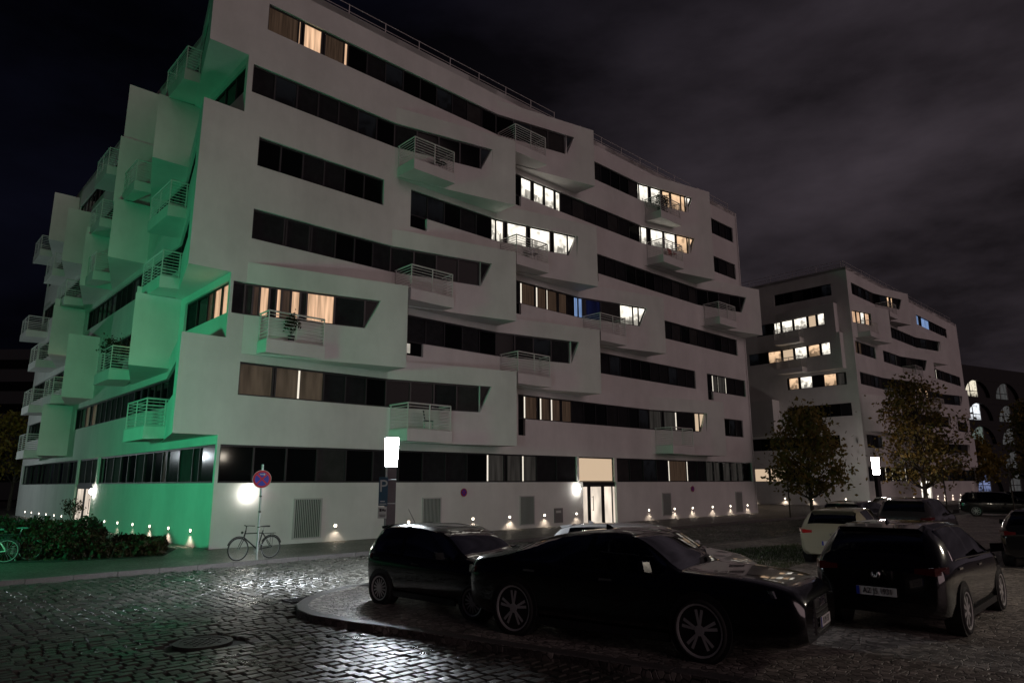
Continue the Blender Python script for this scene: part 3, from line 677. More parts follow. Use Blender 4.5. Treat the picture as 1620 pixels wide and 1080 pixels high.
# ---- dark office building with arched openings at the right
def ray(x, y): return fw * 1084.275 + rt * (x - 810) - upv * (y - 540)
def at(x, y, Y):
    d = ray(x, y); return Vector((0, 0, CAMZ)) + d * (Y / d.y)
arc0 = Vector((at(1508, 790, 112).x, 112, 0))
arch = thing('office_building', 'dark office building with lit arched openings at the right edge', 'building', tuple(arc0), world=True)
M_dark = mat('dark_brick', (0.012, 0.011, 0.012), 0.8, noise=(3, .3))
AX = U2 * -1; AN = Vector((-0.80, -0.60, 0))     # its face looks back along the street
ax = Vector((0.88, 0.475, 0)); an = Vector((0.475, -0.88, 0))
def ap(u, d, z): q = arc0 + ax * u + an * d; return (q.x, q.y, z)
m = MB(); m.hexa([ap(0, -20, 0), ap(60, -20, 0), ap(60, -.6, 0), ap(0, -.6, 0), ap(0, -20, 22), ap(60, -20, 22), ap(60, -.6, 22), ap(0, -.6, 22)]); m.build('wall', M_dark, arch)
m = MB()
for k in range(6):
    z = k * 3.98
    m.hexa([ap(0, -.6, z - .5 if k else 0), ap(60, -.6, z - .5 if k else 0), ap(60, 0, z - .5 if k else 0), ap(0, 0, z - .5 if k else 0), ap(0, -.6, z + .5), ap(60, -.6, z + .5), ap(60, 0, z + .5), ap(0, 0, z + .5)])
m.build('floor_bands', M_dark, arch)
kinds = ['cool', 'grey', 'olive', 'white', 'white']
arch_mats = [emis('arch_blue', (.45, .55, 1.0), .30, 'room'), emis('arch_grey', (.6, .6, .6), .09, 'curtain', 3), emis('arch_teal', (.5, .62, .55), .16, 'room'), emis('arch_white', (.9, .95, 1.0), .9, 'room'), emis('arch_cream', (1, .9, .7), .75, 'room')]
for k in range(5):
    for i in range(6):
        u0 = 7.6 + i * 9.5; z0 = k * 3.98 + .45; h = 3.0; wd = 7.6
        pr = MB()  # wall with arch cut: spandrel pieces
        seg = 14; pts = []
        for s in range(seg + 1):
            t_ = math.pi * s / seg; pts.append((u0 + wd / 2 - math.cos(t_) * wd / 2, z0 + math.sin(t_) * h))
        for (a, za), (b, zb) in zip(pts, pts[1:]):
            pr.hexa([ap(a, -.5, za), ap(b, -.5, zb), ap(b, -.05, zb), ap(a, -.05, za), ap(a, -.5, z0 + 3.1), ap(b, -.5, z0 + 3.1), ap(b, -.05, z0 + 3.1), ap(a, -.05, z0 + 3.1)])
        pr.hexa([ap(u0 + wd, -.5, z0), ap(u0 + 9.5, -.5, z0), ap(u0 + 9.5, -.05, z0), ap(u0 + wd, -.05, z0), ap(u0 + wd, -.5, z0 + 3.1), ap(u0 + 9.5, -.5, z0 + 3.1), ap(u0 + 9.5, -.05, z0 + 3.1), ap(u0 + wd, -.05, z0 + 3.1)])
        pr.build('arch', M_dark, arch)
        wn = MB(); wn.quad(ap(u0, -.55, z0), ap(u0 + wd * .62, -.55, z0), ap(u0 + wd * .62, -.55, z0 + h), ap(u0, -.55, z0 + h)); wn.uv = [(u0, 0), (u0 + 4.7, 0), (u0 + 4.7, h), (u0, h)]
        wo = wn.build('window', arch_mats[k] if i % 2 == 0 else arch_mats[1], arch)
        fr = MB()
        for x in (.02, .31, .62): fr.box(ap(u0 + wd * x, -.5, z0 + h / 2), (.12, .12, h))
        fr.bar(ap(u0, -.5, z0 + 1.1), ap(u0 + wd * .62, -.5, z0 + 1.1), .06, None, 4); fr.build('mullions', M_frame, wo)

# far dark block at the left edge
lt = thing('distant_building', 'unlit dark block far away at the left edge', 'building', (-95, 120, 0))
m = MB(); m.box((0, 0, 12), (40, 20, 24)); m.build('wall', mat('far_dark_wall', (0.03, 0.03, 0.035), .9), lt)
for k in range(6):
    m = MB(); m.box((0, -10.06, 3.5 + k * 3.6), (38, .1, 1.5)); m.build('window_strip', M_glass, lt)

# ------------------------------------------------------------------ lamps on the walls
M_lampglow = mat('lamp_glow', (1, 1, 1), .5, emit=(1, .96, .88), estr=42)
M_smallglow = mat('small_lamp_glow', (1, 1, 1), .5, emit=(1, .86, .68), estr=9)
def globe(F, u, label, power):
    loc = F.pt(u, 0, 1.88); t = thing('wall_lamp', label, 'wall lamp', loc, group='round lamps on the white plinth')
    n = F.N; m = MB(); m.disc((0, 0, 0), n, .13, .045, 24); m.build('back_plate', M_steel, t)
    m = MB(); m.lathe([(.001, .048), (.12, .05), (.15, .09), (.158, .13), (.14, .18), (.09, .22), (.001, .235)], (0, 0, 0), n, 20, False); m.build('glass_globe', M_lampglow, t, True)
globe(F_r, 1.25, 'glowing round wall lamp behind the red and blue no-parking sign', 30)
globe(F_r, 19.35, 'glowing round wall lamp left of the lit entrance door', 26)
globe(F_l, 16.5, 'glowing wall lamp beside the lit doorway in the green wall', 18)
def pathlight(F, u, z, label, grp, power=2.2):
    loc = F.pt(u, 0, z); t = thing('path_light', label, 'wall light', loc, group=grp); n = F.N; uu = F.U
    rz = math.atan2(uu.y, uu.x)
    Mz = Matrix.Rotation(rz, 3, 'Z'); sgn = 1 if (Mz @ Vector((0, -1, 0))).dot(n) > 0 else -1
    m = MB(); m.box(n * .012, (.17, .022, .17), Mz); m.build('housing', M_steel, t)
    m = MB(); m.box(n * .028 + Vector((0, 0, .01)), (.11, .01, .09), Mz); m.build('lens', M_smallglow, t)
    if power:
        l = light('path_light_beam', 'SPOT', (0, 0, 0), power, (1, .80, .62), spot_size=R(118), spot_blend=.7, shadow_soft_size=.04); l.parent = t; l.location = tuple(n * .17 - Vector((0, 0, .04))); aim(l, n * .12 - Vector((0, 0, 1)))
for i, u in enumerate([4.86, 8.37, 12.0, 14.36, 16.82, 19.3, 25.9, 28.62, 30.7, 33.15, 35.5, 37.9]):
    pathlight(F_r, u, .58, f'small glowing wall light, {ORD[i]} from the corner on the long white plinth', 'wall lights along the long facade', [14, 22, 17, 26, 19, 15][i % 6])
for i, (u, z) in enumerate([(1.85, .5), (4.29, .48), (6.67, .46), (9.09, .44), (11.49, .42), (13.8, .40), (16.27, .38), (23.4, .36), (25.5, .35), (27.9, .34), (30.2, .33), (32.8, .32), (35.2, .3)]):
    pathlight(F_l, u, z + .04, f'small glowing wall light, {ORD[i]} from the corner on the green plinth', 'wall lights along the green facade', 22 if i < 3 else 6)
for i, u in enumerate([1.2, 4.0, 6.7, 9.4, 12.2, 20.5, 23.0, 26.2, 29.5, 32.0, 35.0]):
    pathlight(F2r, u, .58, f'tiny wall light, {ORD[i]} from the corner of the far white block', 'wall lights on the far block', 40)
for i, u in enumerate([2.2, 5.4, 8.2, 11.6]):
    pathlight(F2l, u, .58, f'tiny wall light, {ORD[i]} from the corner on the gable of the far block', 'wall lights on the far gable', 40)

# ------------------------------------------------------------------ street lamps
M_lum2 = mat('street_lamp_luminous_far', (1, 1, 1), .4, emit=(1.0, .88, .84), estr=62)
M_lum = mat('street_lamp_luminous', (1, 1, 1), .4, emit=(.88, .94, 1.0), estr=190)
def street_lamp(loc, label, h0, h1, wd, power, signs):
    t = thing('street_lamp', label, 'street lamp', loc, math.atan2(U1.y, U1.x) - .35, 'square pillar street lamps')
    m = MB(); a = wd * .40
    m.hexa([(x, y, z) for z in (0, h0) for x, y in ((-a, -a), (a, -a), (a, a), (-a, a))]); m.box((0, 0, .04), (wd * 1.3, wd * 1.3, .08)); m.build('post', M_post, t)
    m = MB(); b = wd * .52; a2 = wd * .42
    m.hexa([(x, y, h0) for x, y in ((-a2, -a2), (a2, -a2), (a2, a2), (-a2, a2))] + [(x, y, h1) for x, y in ((-b, -b), (b, -b), (b, b), (-b, b))]); m.build('luminous_head', M_lum if signs else M_lum2, t)
    m = MB(); m.box((0, 0, h1 + .02), (wd * 1.06, wd * 1.06, .035)); m.build('cap', M_steel, t)
    if signs:
        l = light('street_lamp_beam', 'SPOT', (0, 0, 0), 2300, (.86, .93, 1.0), spot_size=R(158), spot_blend=.6, shadow_soft_size=.15); l.parent = t; l.location = (.20, .30, h1 - .1); aim(l, (0, 0, -1))
    return t
lamp1 = Vector((-2.92, 16.75, 0))
sl = street_lamp(tuple(lamp1), 'lit pillar street lamp carrying a parking sign, behind the small black hatchback', 2.61, 3.28, .27, 150, True)
lamp2 = at(1388, 760, 58); lamp2.z = 0
street_lamp(tuple(lamp2), 'lit pillar street lamp standing between the two street trees', 2.8, 4.2, .40, 90, False)
# parking sign plates strapped to the first lamp
M_teal = mat('sign_blue', (.008, .05, .085), .4); M_white = mat('sign_white', (.36, .40, .38), .4); M_sign_red = mat('sign_red', (.40, .006, .02), .4); M_sign_blue = mat('sign_deep_blue', (.02, .03, .30), .4)
sd = (Vector((0, 0, 0)) - lamp1); sd.z = 0; sd.normalize(); sr = Vector((-sd.y, sd.x, 0)) * 1.0   # sr points to image right
if sr.x < 0: sr = -sr
spos = lamp1 - sr * .165 + sd * .13
ps = thing('parking_sign', 'tall blue parking sign with white P strapped to the lamp post', 'sign', (spos.x, spos.y, 0), math.atan2(sr.y, sr.x))
m = MB(); m.box((0, 0, 2.03), (.21, .012, .66)); m.build('plate', M_teal, ps)
RX = Matrix.Rotation(R(90), 4, 'X')
text_mesh('letter', 'P', .40, M_white, ps, Matrix.Translation((0, -.010, 2.14)) @ RX)
m = MB(); m.box((-.01, -.008, 1.80), (.11, .006, .025)); m.box((0, -.008, 1.74), (.16, .006, .02)); m.build('text_lines', M_white, ps)
m = MB()
for z in (1.75, 2.3): m.bar((0, .02, z), (.30, .0, z), .012)
m.build('clamp', M_steel, ps)
p2 = thing('supplementary_sign', 'small pale green-white plate under the blue parking sign', 'sign', (spos.x, spos.y, 0), math.atan2(sr.y, sr.x))
m = MB(); m.box((-.01, 0, 1.54), (.205, .012, .26)); m.build('plate', M_white, p2)
m = MB(); m.box((-.05, -.009, 1.60), (.05, .006, .07)); m.box((.01, -.009, 1.60), (.05, .006, .05)); m.box((.055, -.009, 1.59), (.03, .006, .05)); m.box((0, -.009, 1.49), (.15, .006, .015)); m.box((0, -.009, 1.455), (.13, .006, .015)); m.build('pictogram', M_black, p2)

# ------------------------------------------------------------------ no-parking signs
def red_sign(t, c, rad, arrow=True):
    """round red and blue no-stopping disc, local: faces -y"""
    m = MB(); m.disc((c[0], c[1] + .006, c[2]), (0, -1, 0), rad, .012, 36); d = m.build('disc', M_sign_red, t)
    m = MB(); m.disc((c[0], c[1] - .007, c[2]), (0, -1, 0), rad * .74, .004, 36); m.build('blue_field', M_sign_blue, d)
    m = MB()
    for s in (1, -1):
        m.box((c[0], c[1] - .0125, c[2]), (rad * 1.55, .002, rad * .17), Matrix.Rotation(R(45 * s), 3, 'Y'))
    m.build('red_cross', M_sign_red, d)
    m = MB(); m.torus((c[0], c[1] - .006, c[2]), (0, 1, 0), rad * .985, rad * .02, 36, 6); m.build('white_edge', M_white, d)
    if arrow:
        m = MB(); z = c[2] + rad * .52; m.box((c[0] + .0, c[1] - .016, z), (.13, .003, .022)); m.quad((c[0] + .09, c[1] - .0165, z), (c[0] + .045, c[1] - .0165, z + .04), (c[0] + .045, c[1] - .0165, z - .04)); m.build('white_arrow', M_white, d)
sp = Vector((-7.62, 21.25, 0)); face = -sp.normalized(); rzs = math.atan2(face.y, face.x) + R(90)
t = thing('no_parking_sign', 'round red and blue no-parking sign on a steel pole beside the bicycle', 'sign', tuple(sp), rzs)
m = MB(); m.bar((0, .04, 0), (0, .04, 2.80), .032, None, 12); m.build('pole', M_steel, t)
m = MB()
for z in (2.2, 2.5): m.bar((-.05, .02, z), (.05, .02, z), .015)
for z in (.95, 1.4, 1.85): m.lathe([(.033, -.02), (.042, -.02), (.042, .02), (.033, .02)], (0, .04, z), (0, 0, 1), 10)
m.build('clamps', M_chrome, t)
red_sign(t, (0, 0, 2.36), .27)
for u, lab in ((11.42, 'small round red no-parking disc on the plinth, left of the entrance'), (30.79, 'small round red no-parking disc on the plinth, right of the entrance')):
    q = F_r.pt(u, .05, 0); t = thing('wall_sign', lab, 'sign', q, math.atan2(U1.y, U1.x)); red_sign(t, (0, 0, 1.80), .19, False)
    m = MB(); m.box((0, .02, 1.8), (.06, .05, .06)); m.build('mount', M_steel, t)

# ------------------------------------------------------------------ bicycles
def bicycle(name, label, A, B, mframe, tilt=0.0, lamp=False, loc_z=0.0):
    """A front hub ground point, B rear hub ground point"""
    A = Vector((*A, 0)); B = Vector((*B, 0)); ax_ = (A - B); L = ax_.length; rz = math.atan2(ax_.y, ax_.x)
    t = thing(name, label, 'bicycle', (*B[:2], loc_z), rz); t.rotation_euler = (tilt, 0, rz)
    r_ = .335; L = 1.06
    for x, nm in ((0, 'wheel'), (L, 'wheel')):
        m = MB(); m.torus((x, 0, r_), (0, 1, 0), r_ - .02, .019, 36, 8); wh = m.build(nm, M_rubber, t, True)
        m = MB(); m.torus((x, 0, r_), (0, 1, 0), r_ - .045, .009, 36, 6); m.build('rim', M_steel, wh)
        m = MB()
        for i in range(20):
            a = 2 * math.pi * i / 20; m.bar((x + .03 * math.cos(a + .5), .02 * (-1) ** i, r_ + .03 * math.sin(a + .5)), (x + (r_ - .04) * math.cos(a), 0, r_ + (r_ - .04) * math.sin(a)), .0022, None, 3)
        m.bar((x, -.05, r_), (x, .05, r_), .022); m.build('spokes', M_steel, wh)
        m = MB(); a0, a1 = (30, 165) if x == 0 else (20, 150)
        pts = [(x + (r_ + .02) * math.cos(R(a)), 0, r_ + (r_ + .02) * math.sin(R(a))) for a in range(a0, a1, 12)]; m.path(pts, .016); m.build('mudguard', M_black, t)
    bb = (.44, 0, .29); seat = (.30, 0, .80); head = (.86, 0, .80); headb = (.90, 0, .66); top = (.29, 0, .76)
    m = MB(); m.bar(bb, (.285, 0, .84), .018); m.bar(top, (.87, 0, .77), .017); m.bar(bb, headb, .020); m.bar((.85, 0, .86), headb, .022)
    for s in (-.05, .05): m.bar((bb[0], s * .6, bb[2]), (0, s, r_), .010); m.bar((top[0], s * .4, top[2]), (0, s, r_), .009); m.bar((headb[0], s, headb[2]), (L, s, r_), .013, .009)
    m.build('frame', mframe, t)
    m = MB(); m.bar((.285, 0, .84), (.265, 0, .93), .013); m.build('seat_post', M_steel, t)
    m = MB(); m.hexa([(.10, -.075, .93), (.40, -.02, .94), (.40, .02, .94), (.10, .075, .93), (.11, -.07, .975), (.40, -.015, .965), (.40, .015, .965), (.11, .07, .975)]); m.build('saddle', M_black, t)
    m = MB(); m.bar((.85, 0, .86), (.84, 0, .98), .014); m.path([(.72, -.27, .99), (.82, -.16, 1.0), (.86, 0, .99), (.82, .16, 1.0), (.72, .27, .99)], .012); m.build('handlebar', M_black, t)
    m = MB(); m.lathe([(.02, -.006), (.095, -.006), (.095, .006), (.02, .006)], (bb[0], -.05, bb[2]), (0, 1, 0), 20); m.bar((bb[0], -.06, bb[2]), (bb[0] + .06, -.08, bb[2] - .15), .011); m.bar((bb[0], .06, bb[2]), (bb[0] - .06, .08, bb[2] + .15), .011)
    for s, dx, dz in ((-.12, .06, -.15), (.12, -.06, .15)): m.box((bb[0] + dx, s, bb[2] + dz), (.09, .08, .02))
    m.build('crankset', M_steel, t)
    m = MB()
    for s in (-.06, .06): m.bar((-.12, s, .74), (.24, s, .74), .007); m.bar((0, s, r_), (-.02, s, .74), .006)
    for x in (-.12, 0, .12): m.bar((x, -.06, .74), (x, .06, .74), .006)
    m.build('luggage_rack', M_black, t)
    m = MB(); m.lathe([(.001, 0), (.035, .01), (.04, .05), (.001, .055)], (.93, 0, .80), (1, 0, 0), 12, False); m.build('headlamp', M_chrome, t)
    m = MB(); m.bar((.36, .06, .27), (.30, .17, .02), .009); m.build('kickstand', M_steel, t)
    return t
bicycle('bicycle', 'dark city bicycle leaning against the no-parking sign pole', (-8.12, 20.98), (-7.42, 21.82), M_black)
bicycle('bicycle', 'pale-framed bicycle by the hedge at the left edge', (-15.75, 20.35), (-14.75, 20.75), mat('pale_bike_paint', (.55, .6, .55), .35))
bicycle('bicycle', 'second bicycle half hidden behind the pale one at the left edge', (-15.5, 21.0), (-14.5, 21.4), M_black)

# ------------------------------------------------------------------ plants
def leaf_mat(name, cols, rough=.6):
    m = bpy.data.materials.new(name); m.use_nodes = True; n = m.node_tree; b = n.nodes['Principled BSDF']
    t = n.nodes.new('ShaderNodeTexCoord'); nz = n.nodes.new('ShaderNodeTexNoise'); nz.inputs['Scale'].default_value = 1.1; nz.inputs['Detail'].default_value = 6; nz.inputs['Roughness'].default_value = .75
    n.links.new(t.outputs['Object'], nz.inputs['Vector']); r_ = n.nodes.new('ShaderNodeValToRGB'); n.links.new(nz.outputs['Fac'], r_.inputs[0])
    r_.color_ramp.elements[0].position = .36; r_.color_ramp.elements[1].position = .64
    r_.color_ramp.elements[0].color = (*cols[0], 1); r_.color_ramp.elements[1].color = (*cols[1], 1)
    n.links.new(r_.outputs[0], b.inputs['Base Color']); b.inputs['Roughness'].default_value = rough; b.inputs['Specular IOR Level'].default_value = .3
    tr = n.nodes.new('ShaderNodeBsdfTranslucent'); mx = n.nodes.new('ShaderNodeMixShader'); mx.inputs[0].default_value = .3
    n.links.new(r_.outputs[0], tr.inputs[0]); n.links.new(b.outputs[0], mx.inputs[1]); n.links.new(tr.outputs[0], mx.inputs[2]); n.links.new(mx.outputs[0], n.nodes['Material Output'].inputs[0])
    return m
M_leaf = leaf_mat('autumn_leaves', ((.06, .075, .02), (.22, .13, .03)))
M_leaf_y = leaf_mat('yellow_leaves', ((.08, .09, .015), (.30, .20, .03)))
M_hedge = leaf_mat('hedge_leaves', ((.008, .014, .006), (.045, .035, .012)))
M_bark = mat('bark', (.05, .04, .032), .9, noise=(6, .4), bump=(20, .6, .03))
def leaf(m, c, s, rn):
    a = Vector((rn.gauss(0, 1), rn.gauss(0, 1), rn.gauss(0, .7))).normalized(); b = a.orthogonal().normalized(); b = Matrix.Rotation(rn.uniform(0, 6.28), 3, a) @ b; c2 = a.cross(b)
    m.quad(c - b * s, c + c2 * s * .55, c + b * s, c - c2 * s * .55)
def tree(name, label, base, h, crown_r, crown_z, ml, nclump, nleaf, lsize, seed, group='street trees'):
    rn = random.Random(seed); t = thing(name, label, 'tree', base, 0, group)
    m = MB(); tops = []; pz = [(0, 0, 0)]; x = y = 0
    for i in range(1, 7):
        x += rn.uniform(-.06, .06); y += rn.uniform(-.06, .06); pz.append((x, y, h * .80 * i / 6))
    r0 = h * .016 + .03
    for i in range(6): m.bar(pz[i], pz[i + 1], r0 * (1 - i * .14), r0 * (1 - (i + 1) * .14), 8)
    zc0, zc1 = crown_z
    clumps = []
    for i in range(nclump):
        z = zc0 + (zc1 - zc0) * (i + rn.random()) / nclump; f = (z - zc0) / (zc1 - zc0)
        prof = math.sin(math.pi * (f * .88 + .10)) ** .7 if f < .45 else (1 - (f - .45) / .62) ** .8
        rr = crown_r * prof * math.sqrt(rn.uniform(.15, 1)); a = rn.uniform(0, 6.28)
        c = Vector((math.cos(a) * rr, math.sin(a) * rr, z)); clumps.append(c)
        k = min(5, max(1, int(z / (h * .8) * 6 * .8))); s = Vector(pz[k])
        mid = s.lerp(c, .55) + Vector((0, 0, -.15)); m.bar(s, mid, r0 * .32, r0 * .2, 5); m.bar(mid, c, r0 * .2, r0 * .07, 5)
    m.build('trunk', M_bark, t)
    m = MB()
    for c in clumps:
        sg = crown_r * rn.uniform(.13, .24)
        for _ in range(nleaf): leaf(m, c + Vector((rn.gauss(0, sg), rn.gauss(0, sg), rn.gauss(0, sg * .8))), lsize * rn.uniform(.6, 1.25), rn)
    m.build('crown', ml, t)
    return t
b1 = at(1286, 810, 50.5); tree('street_tree', 'autumn street tree in front of the gable, left of the second lamp', (b1.x, b1.y, 0), 7.5, 2.75, (1.6, 7.3), M_leaf, 70, 58, .17, 1)
b2 = at(1466, 800, 62); tree('street_tree', 'tall wide autumn tree standing right of the second street lamp', (b2.x, b2.y, 0), 11.2, 3.7, (2.3, 10.9), M_leaf, 85, 56, .19, 2)
b3 = at(1655, 800, 64); tree('street_tree', 'dark tree cut off by the right edge, before the arched office', (b3.x, b3.y, 0), 9.5, 2.7, (2.2, 9.2), M_leaf, 60, 55, .2, 3)
b4 = at(1548, 790, 92); tree('street_tree', 'small yellow tree lit from below, near the arched office', (b4.x, b4.y, 0), 8.0, 3.2, (2.6, 7.6), M_leaf_y, 50, 60, .24, 4)
b5 = at(14, 800, 64); tree('street_tree', 'small tree behind the hedge at the far left edge', (b5.x, b5.y, 0), 8.6, 3.0, (3.6, 8.4), M_leaf_y, 50, 55, .18, 5)
# thin supports and saplings in the parking lot
def sapling(px, py, Y, h, label):
    b = at(px, py, Y); t = thing('tree_stake', label, 'pole', (b.x, b.y, 0)); m = MB(); m.bar((0, 0, 0), (0, 0, h), .05, .035, 8); m.build('stake', M_bark, t); m = MB(); m.bar((0, -.04, h * .7), (0, .10, h * .72), .03); m.build('strap', M_black, t)
sapling(1250, 812, 45, 2.4, 'thin wooden stake on the pavement left of the street tree'); sapling(1500, 815, 46, 3.0, 'thin stake right of the parked grey car'); sapling(1606, 815, 42, 3.2, 'thin stake at the right edge by the dark cars')

def hedge(name, label, pts, h, dens, ml, seed, lsize=.07):
    rn = random.Random(seed); c = sum((Vector((*p, 0)) for p in pts), Vector()) / len(pts)
    t = thing(name, label, 'hedge', tuple(c)); m = MB(); lo = MB()
    xs = [p[0] for p in pts]; ys = [p[1] for p in pts]; hts = {}
    for _ in range(dens):
        x, y = rn.uniform(min(xs), max(xs)), rn.uniform(min(ys), max(ys))
        if not in_poly(x, y, pts): continue
        hh = h * (.72 + .38 * math.sin(x * 1.9 + y * .7) * math.sin(y * 2.3 - x)) + rn.gauss(0, .05)
        z = hh * (1 - rn.random() ** 2.2); leaf(m, Vector((x, y, z)) - c, lsize * rn.uniform(.6, 1.4), rn)
    m.build('foliage', ml, t)
    for _ in range(60):
        x, y = rn.uniform(min(xs), max(xs)), rn.uniform(min(ys), max(ys))
        if in_poly(x, y, pts): lo.bar(Vector((x, y, 0)) - c, Vector((x + rn.uniform(-.2, .2), y + rn.uniform(-.2, .2), h * .7)) - c, .012, .006, 4)
    lo.build('stems', M_bark, t)
hedge('hedge', 'long dark leafy hedge in front of the green wall', [(-16.8, 20.9), (-13.2, 21.2), (-12.5, 22.1), (-15.6, 26.5), (-20, 26)], 1.0, 40000, M_hedge, 11, .06)
hedge('low_hedge', 'low trailing shrubs at the right end of the hedge by the corner', [(-13.3, 21.1), (-11.1, 22.6), (-11.9, 24.6), (-13.4, 25.6), (-13.2, 22.2)], .5, 9000, M_hedge, 12, .07)
# planted bed under the hedge
m = MB(); m.quad(*[Vector((x, y, .012)) for x, y in [(-20.5, 20.2), (-13.2, 20.9), (-11.0, 22.5), (-11.8, 25.0), (-20, 33)]]); struct(m.build('planting_bed', mat('dark_soil', (.018, .016, .012), .95, noise=(3, .4))))
# bushy plant standing in front of the lit doorway, and plants on three balconies
def potted(label, loc, h, r_, seed, ml=M_hedge):
    rn = random.Random(seed); t = thing('potted_plant', label, 'plant', loc); m = MB(); m.lathe([(.001, 0), (r_ * .5, 0), (r_ * .62, h * .28), (r_ * .5, h * .28), (.001, h * .26)], (0, 0, 0), (0, 0, 1), 14, False); m.build('pot', M_post, t)
    m = MB(); s = MB()
    for i in range(9):
        a = rn.uniform(0, 6.28); e = Vector((math.cos(a) * r_ * rn.uniform(.2, 1), math.sin(a) * r_ * rn.uniform(.2, 1), h * rn.uniform(.6, 1))); s.bar((0, 0, h * .26), e, .012, .005, 4)
        for _ in range(45): leaf(m, e + Vector((rn.gauss(0, r_ * .3), rn.gauss(0, r_ * .3), rn.gauss(0, h * .09))), .06 * rn.uniform(.6, 1.3), rn)
    s.build('stems', M_bark, t); m.build('leaves', ml, t)
potted('dark bushy plant in front of the lit doorway in the green wall', F_l.pt(18.0, .6, 0), 1.35, .42, 21)
potted('bushy plant hanging over the lit balcony of the green facade', F_l.pt(11.5, .9, ZB[2] - 1.0), 1.5, .6, 22)
potted('dark plant on the highest lit balcony at the right', F_r.pt(27.3, 1.0, ZB[6] - 1.0), 1.3, .4, 23)
potted('plant behind the balcony rail below the highest lit window', F_r.pt(27.9, .9, ZB[6] - 1.0), 1.0, .35, 24)
potted('plant on the balcony with peach-lit curtains near the corner', F_r.pt(2.2, .72, ZB[2] - 1.0), 1.05, .22, 25)
def chair(label, loc, rz, m_):
    t = thing('balcony_chair', label, 'chair', loc, rz); m = MB(); m.box((0, 0, .44), (.42, .42, .04)); m.build('seat', m_, t); m = MB(); m.box((0, .2, .68), (.40, .03, .42), Matrix.Rotation(R(-10), 3, 'X')); m.build('backrest', m_, t)
    for x in (-.18, .18):
        for y in (-.18, .18): m = MB(); m.bar((x, y, 0), (x, y, .43), .014); m.build('leg', M_steel, t)
cz = math.atan2(U1.y, U1.x)
chair('folding chair on the lowest balcony above the street lamp', F_r.pt(8.6, 1.0, ZB[1] - 1.0), cz + 1.0, M_black)
chair('reddish chair on the balcony under the bright corner window', F_r.pt(28.4, 1.0, ZB[5] - 1.0), cz, mat('red_chair', (.3, .03, .02), .5))
chair('low chair on the upper balcony left of centre', F_r.pt(9.0, 1.05, ZB[5] - 1.0), cz + .4, M_black)
chair('chair on the balcony before the brightest white windows', F_r.pt(15.2, 1.0, ZB[4] - 1.0), cz - .3, M_steel)

# ------------------------------------------------------------------ cars
def pchip(pts):
    xs = [p[0] for p in pts]; ys = [p[1] for p in pts]; n = len(xs); h = [xs[i + 1] - xs[i] for i in range(n - 1)]; dl = [(ys[i + 1] - ys[i]) / h[i] for i in range(n - 1)]; d = [dl[0]] + [0] * (n - 2) + [dl[-1]]
    for i in range(1, n - 1):
        if dl[i - 1] * dl[i] > 0: w1, w2 = 2 * h[i] + h[i - 1], h[i] + 2 * h[i - 1]; d[i] = (w1 + w2) / (w1 / dl[i - 1] + w2 / dl[i])
    def f(x):
        if x <= xs[0]: return ys[0]
        if x >= xs[-1]: return ys[-1]
        i = max(k for k in range(n - 1) if xs[k] <= x); t = (x - xs[i]) / h[i]
        return (2 * t**3 - 3 * t**2 + 1) * ys[i] + (t**3 - 2 * t**2 + t) * h[i] * d[i] + (-2 * t**3 + 3 * t**2) * ys[i + 1] + (t**3 - t**2) * h[i] * d[i + 1]
    return f
def paint(name, c, rough=.22, metal=.2):
    return mat(name, c, rough, metal=metal, coat=1.0, noise=None)
def glass_mat(name, tint):
    m = bpy.data.materials.new(name); m.use_nodes = True; n = m.node_tree; n.nodes.remove(n.nodes['Principled BSDF'])
    tr = n.nodes.new('ShaderNodeBsdfTransparent'); tr.inputs[0].default_value = (*tint, 1); gl = n.nodes.new('ShaderNodeBsdfGlossy'); gl.inputs['Roughness'].default_value = .04; gl.inputs[0].default_value = (.5, .5, .5, 1)
    fr = n.nodes.new('ShaderNodeFresnel'); fr.inputs[0].default_value = 1.5; mx = n.nodes.new('ShaderNodeMixShader'); n.links.new(fr.outputs[0], mx.inputs[0]); n.links.new(tr.outputs[0], mx.inputs[1]); n.links.new(gl.outputs[0], mx.inputs[2]); n.links.new(mx.outputs[0], n.nodes['Material Output'].inputs[0])
    return m
M_cglass = glass_mat('car_glass_clear', (.74, .77, .75)); M_tint = glass_mat('car_glass_tinted', (.16, .17, .17))
M_redb = mat('tail_light_red_bright', (.45, .01, .01), .2, coat=.5); M_red = mat('tail_light_red', (.07, .003, .004), .2, coat=.5); M_lens = mat('headlight_lens', (.25, .26, .28), .12, metal=.4, coat=.6); M_plate = mat('plate_white', (.70, .70, .68), .4); M_eu = mat('plate_blue', (.01, .03, .35), .4); M_orange = mat('indicator', (.5, .12, .02), .3)
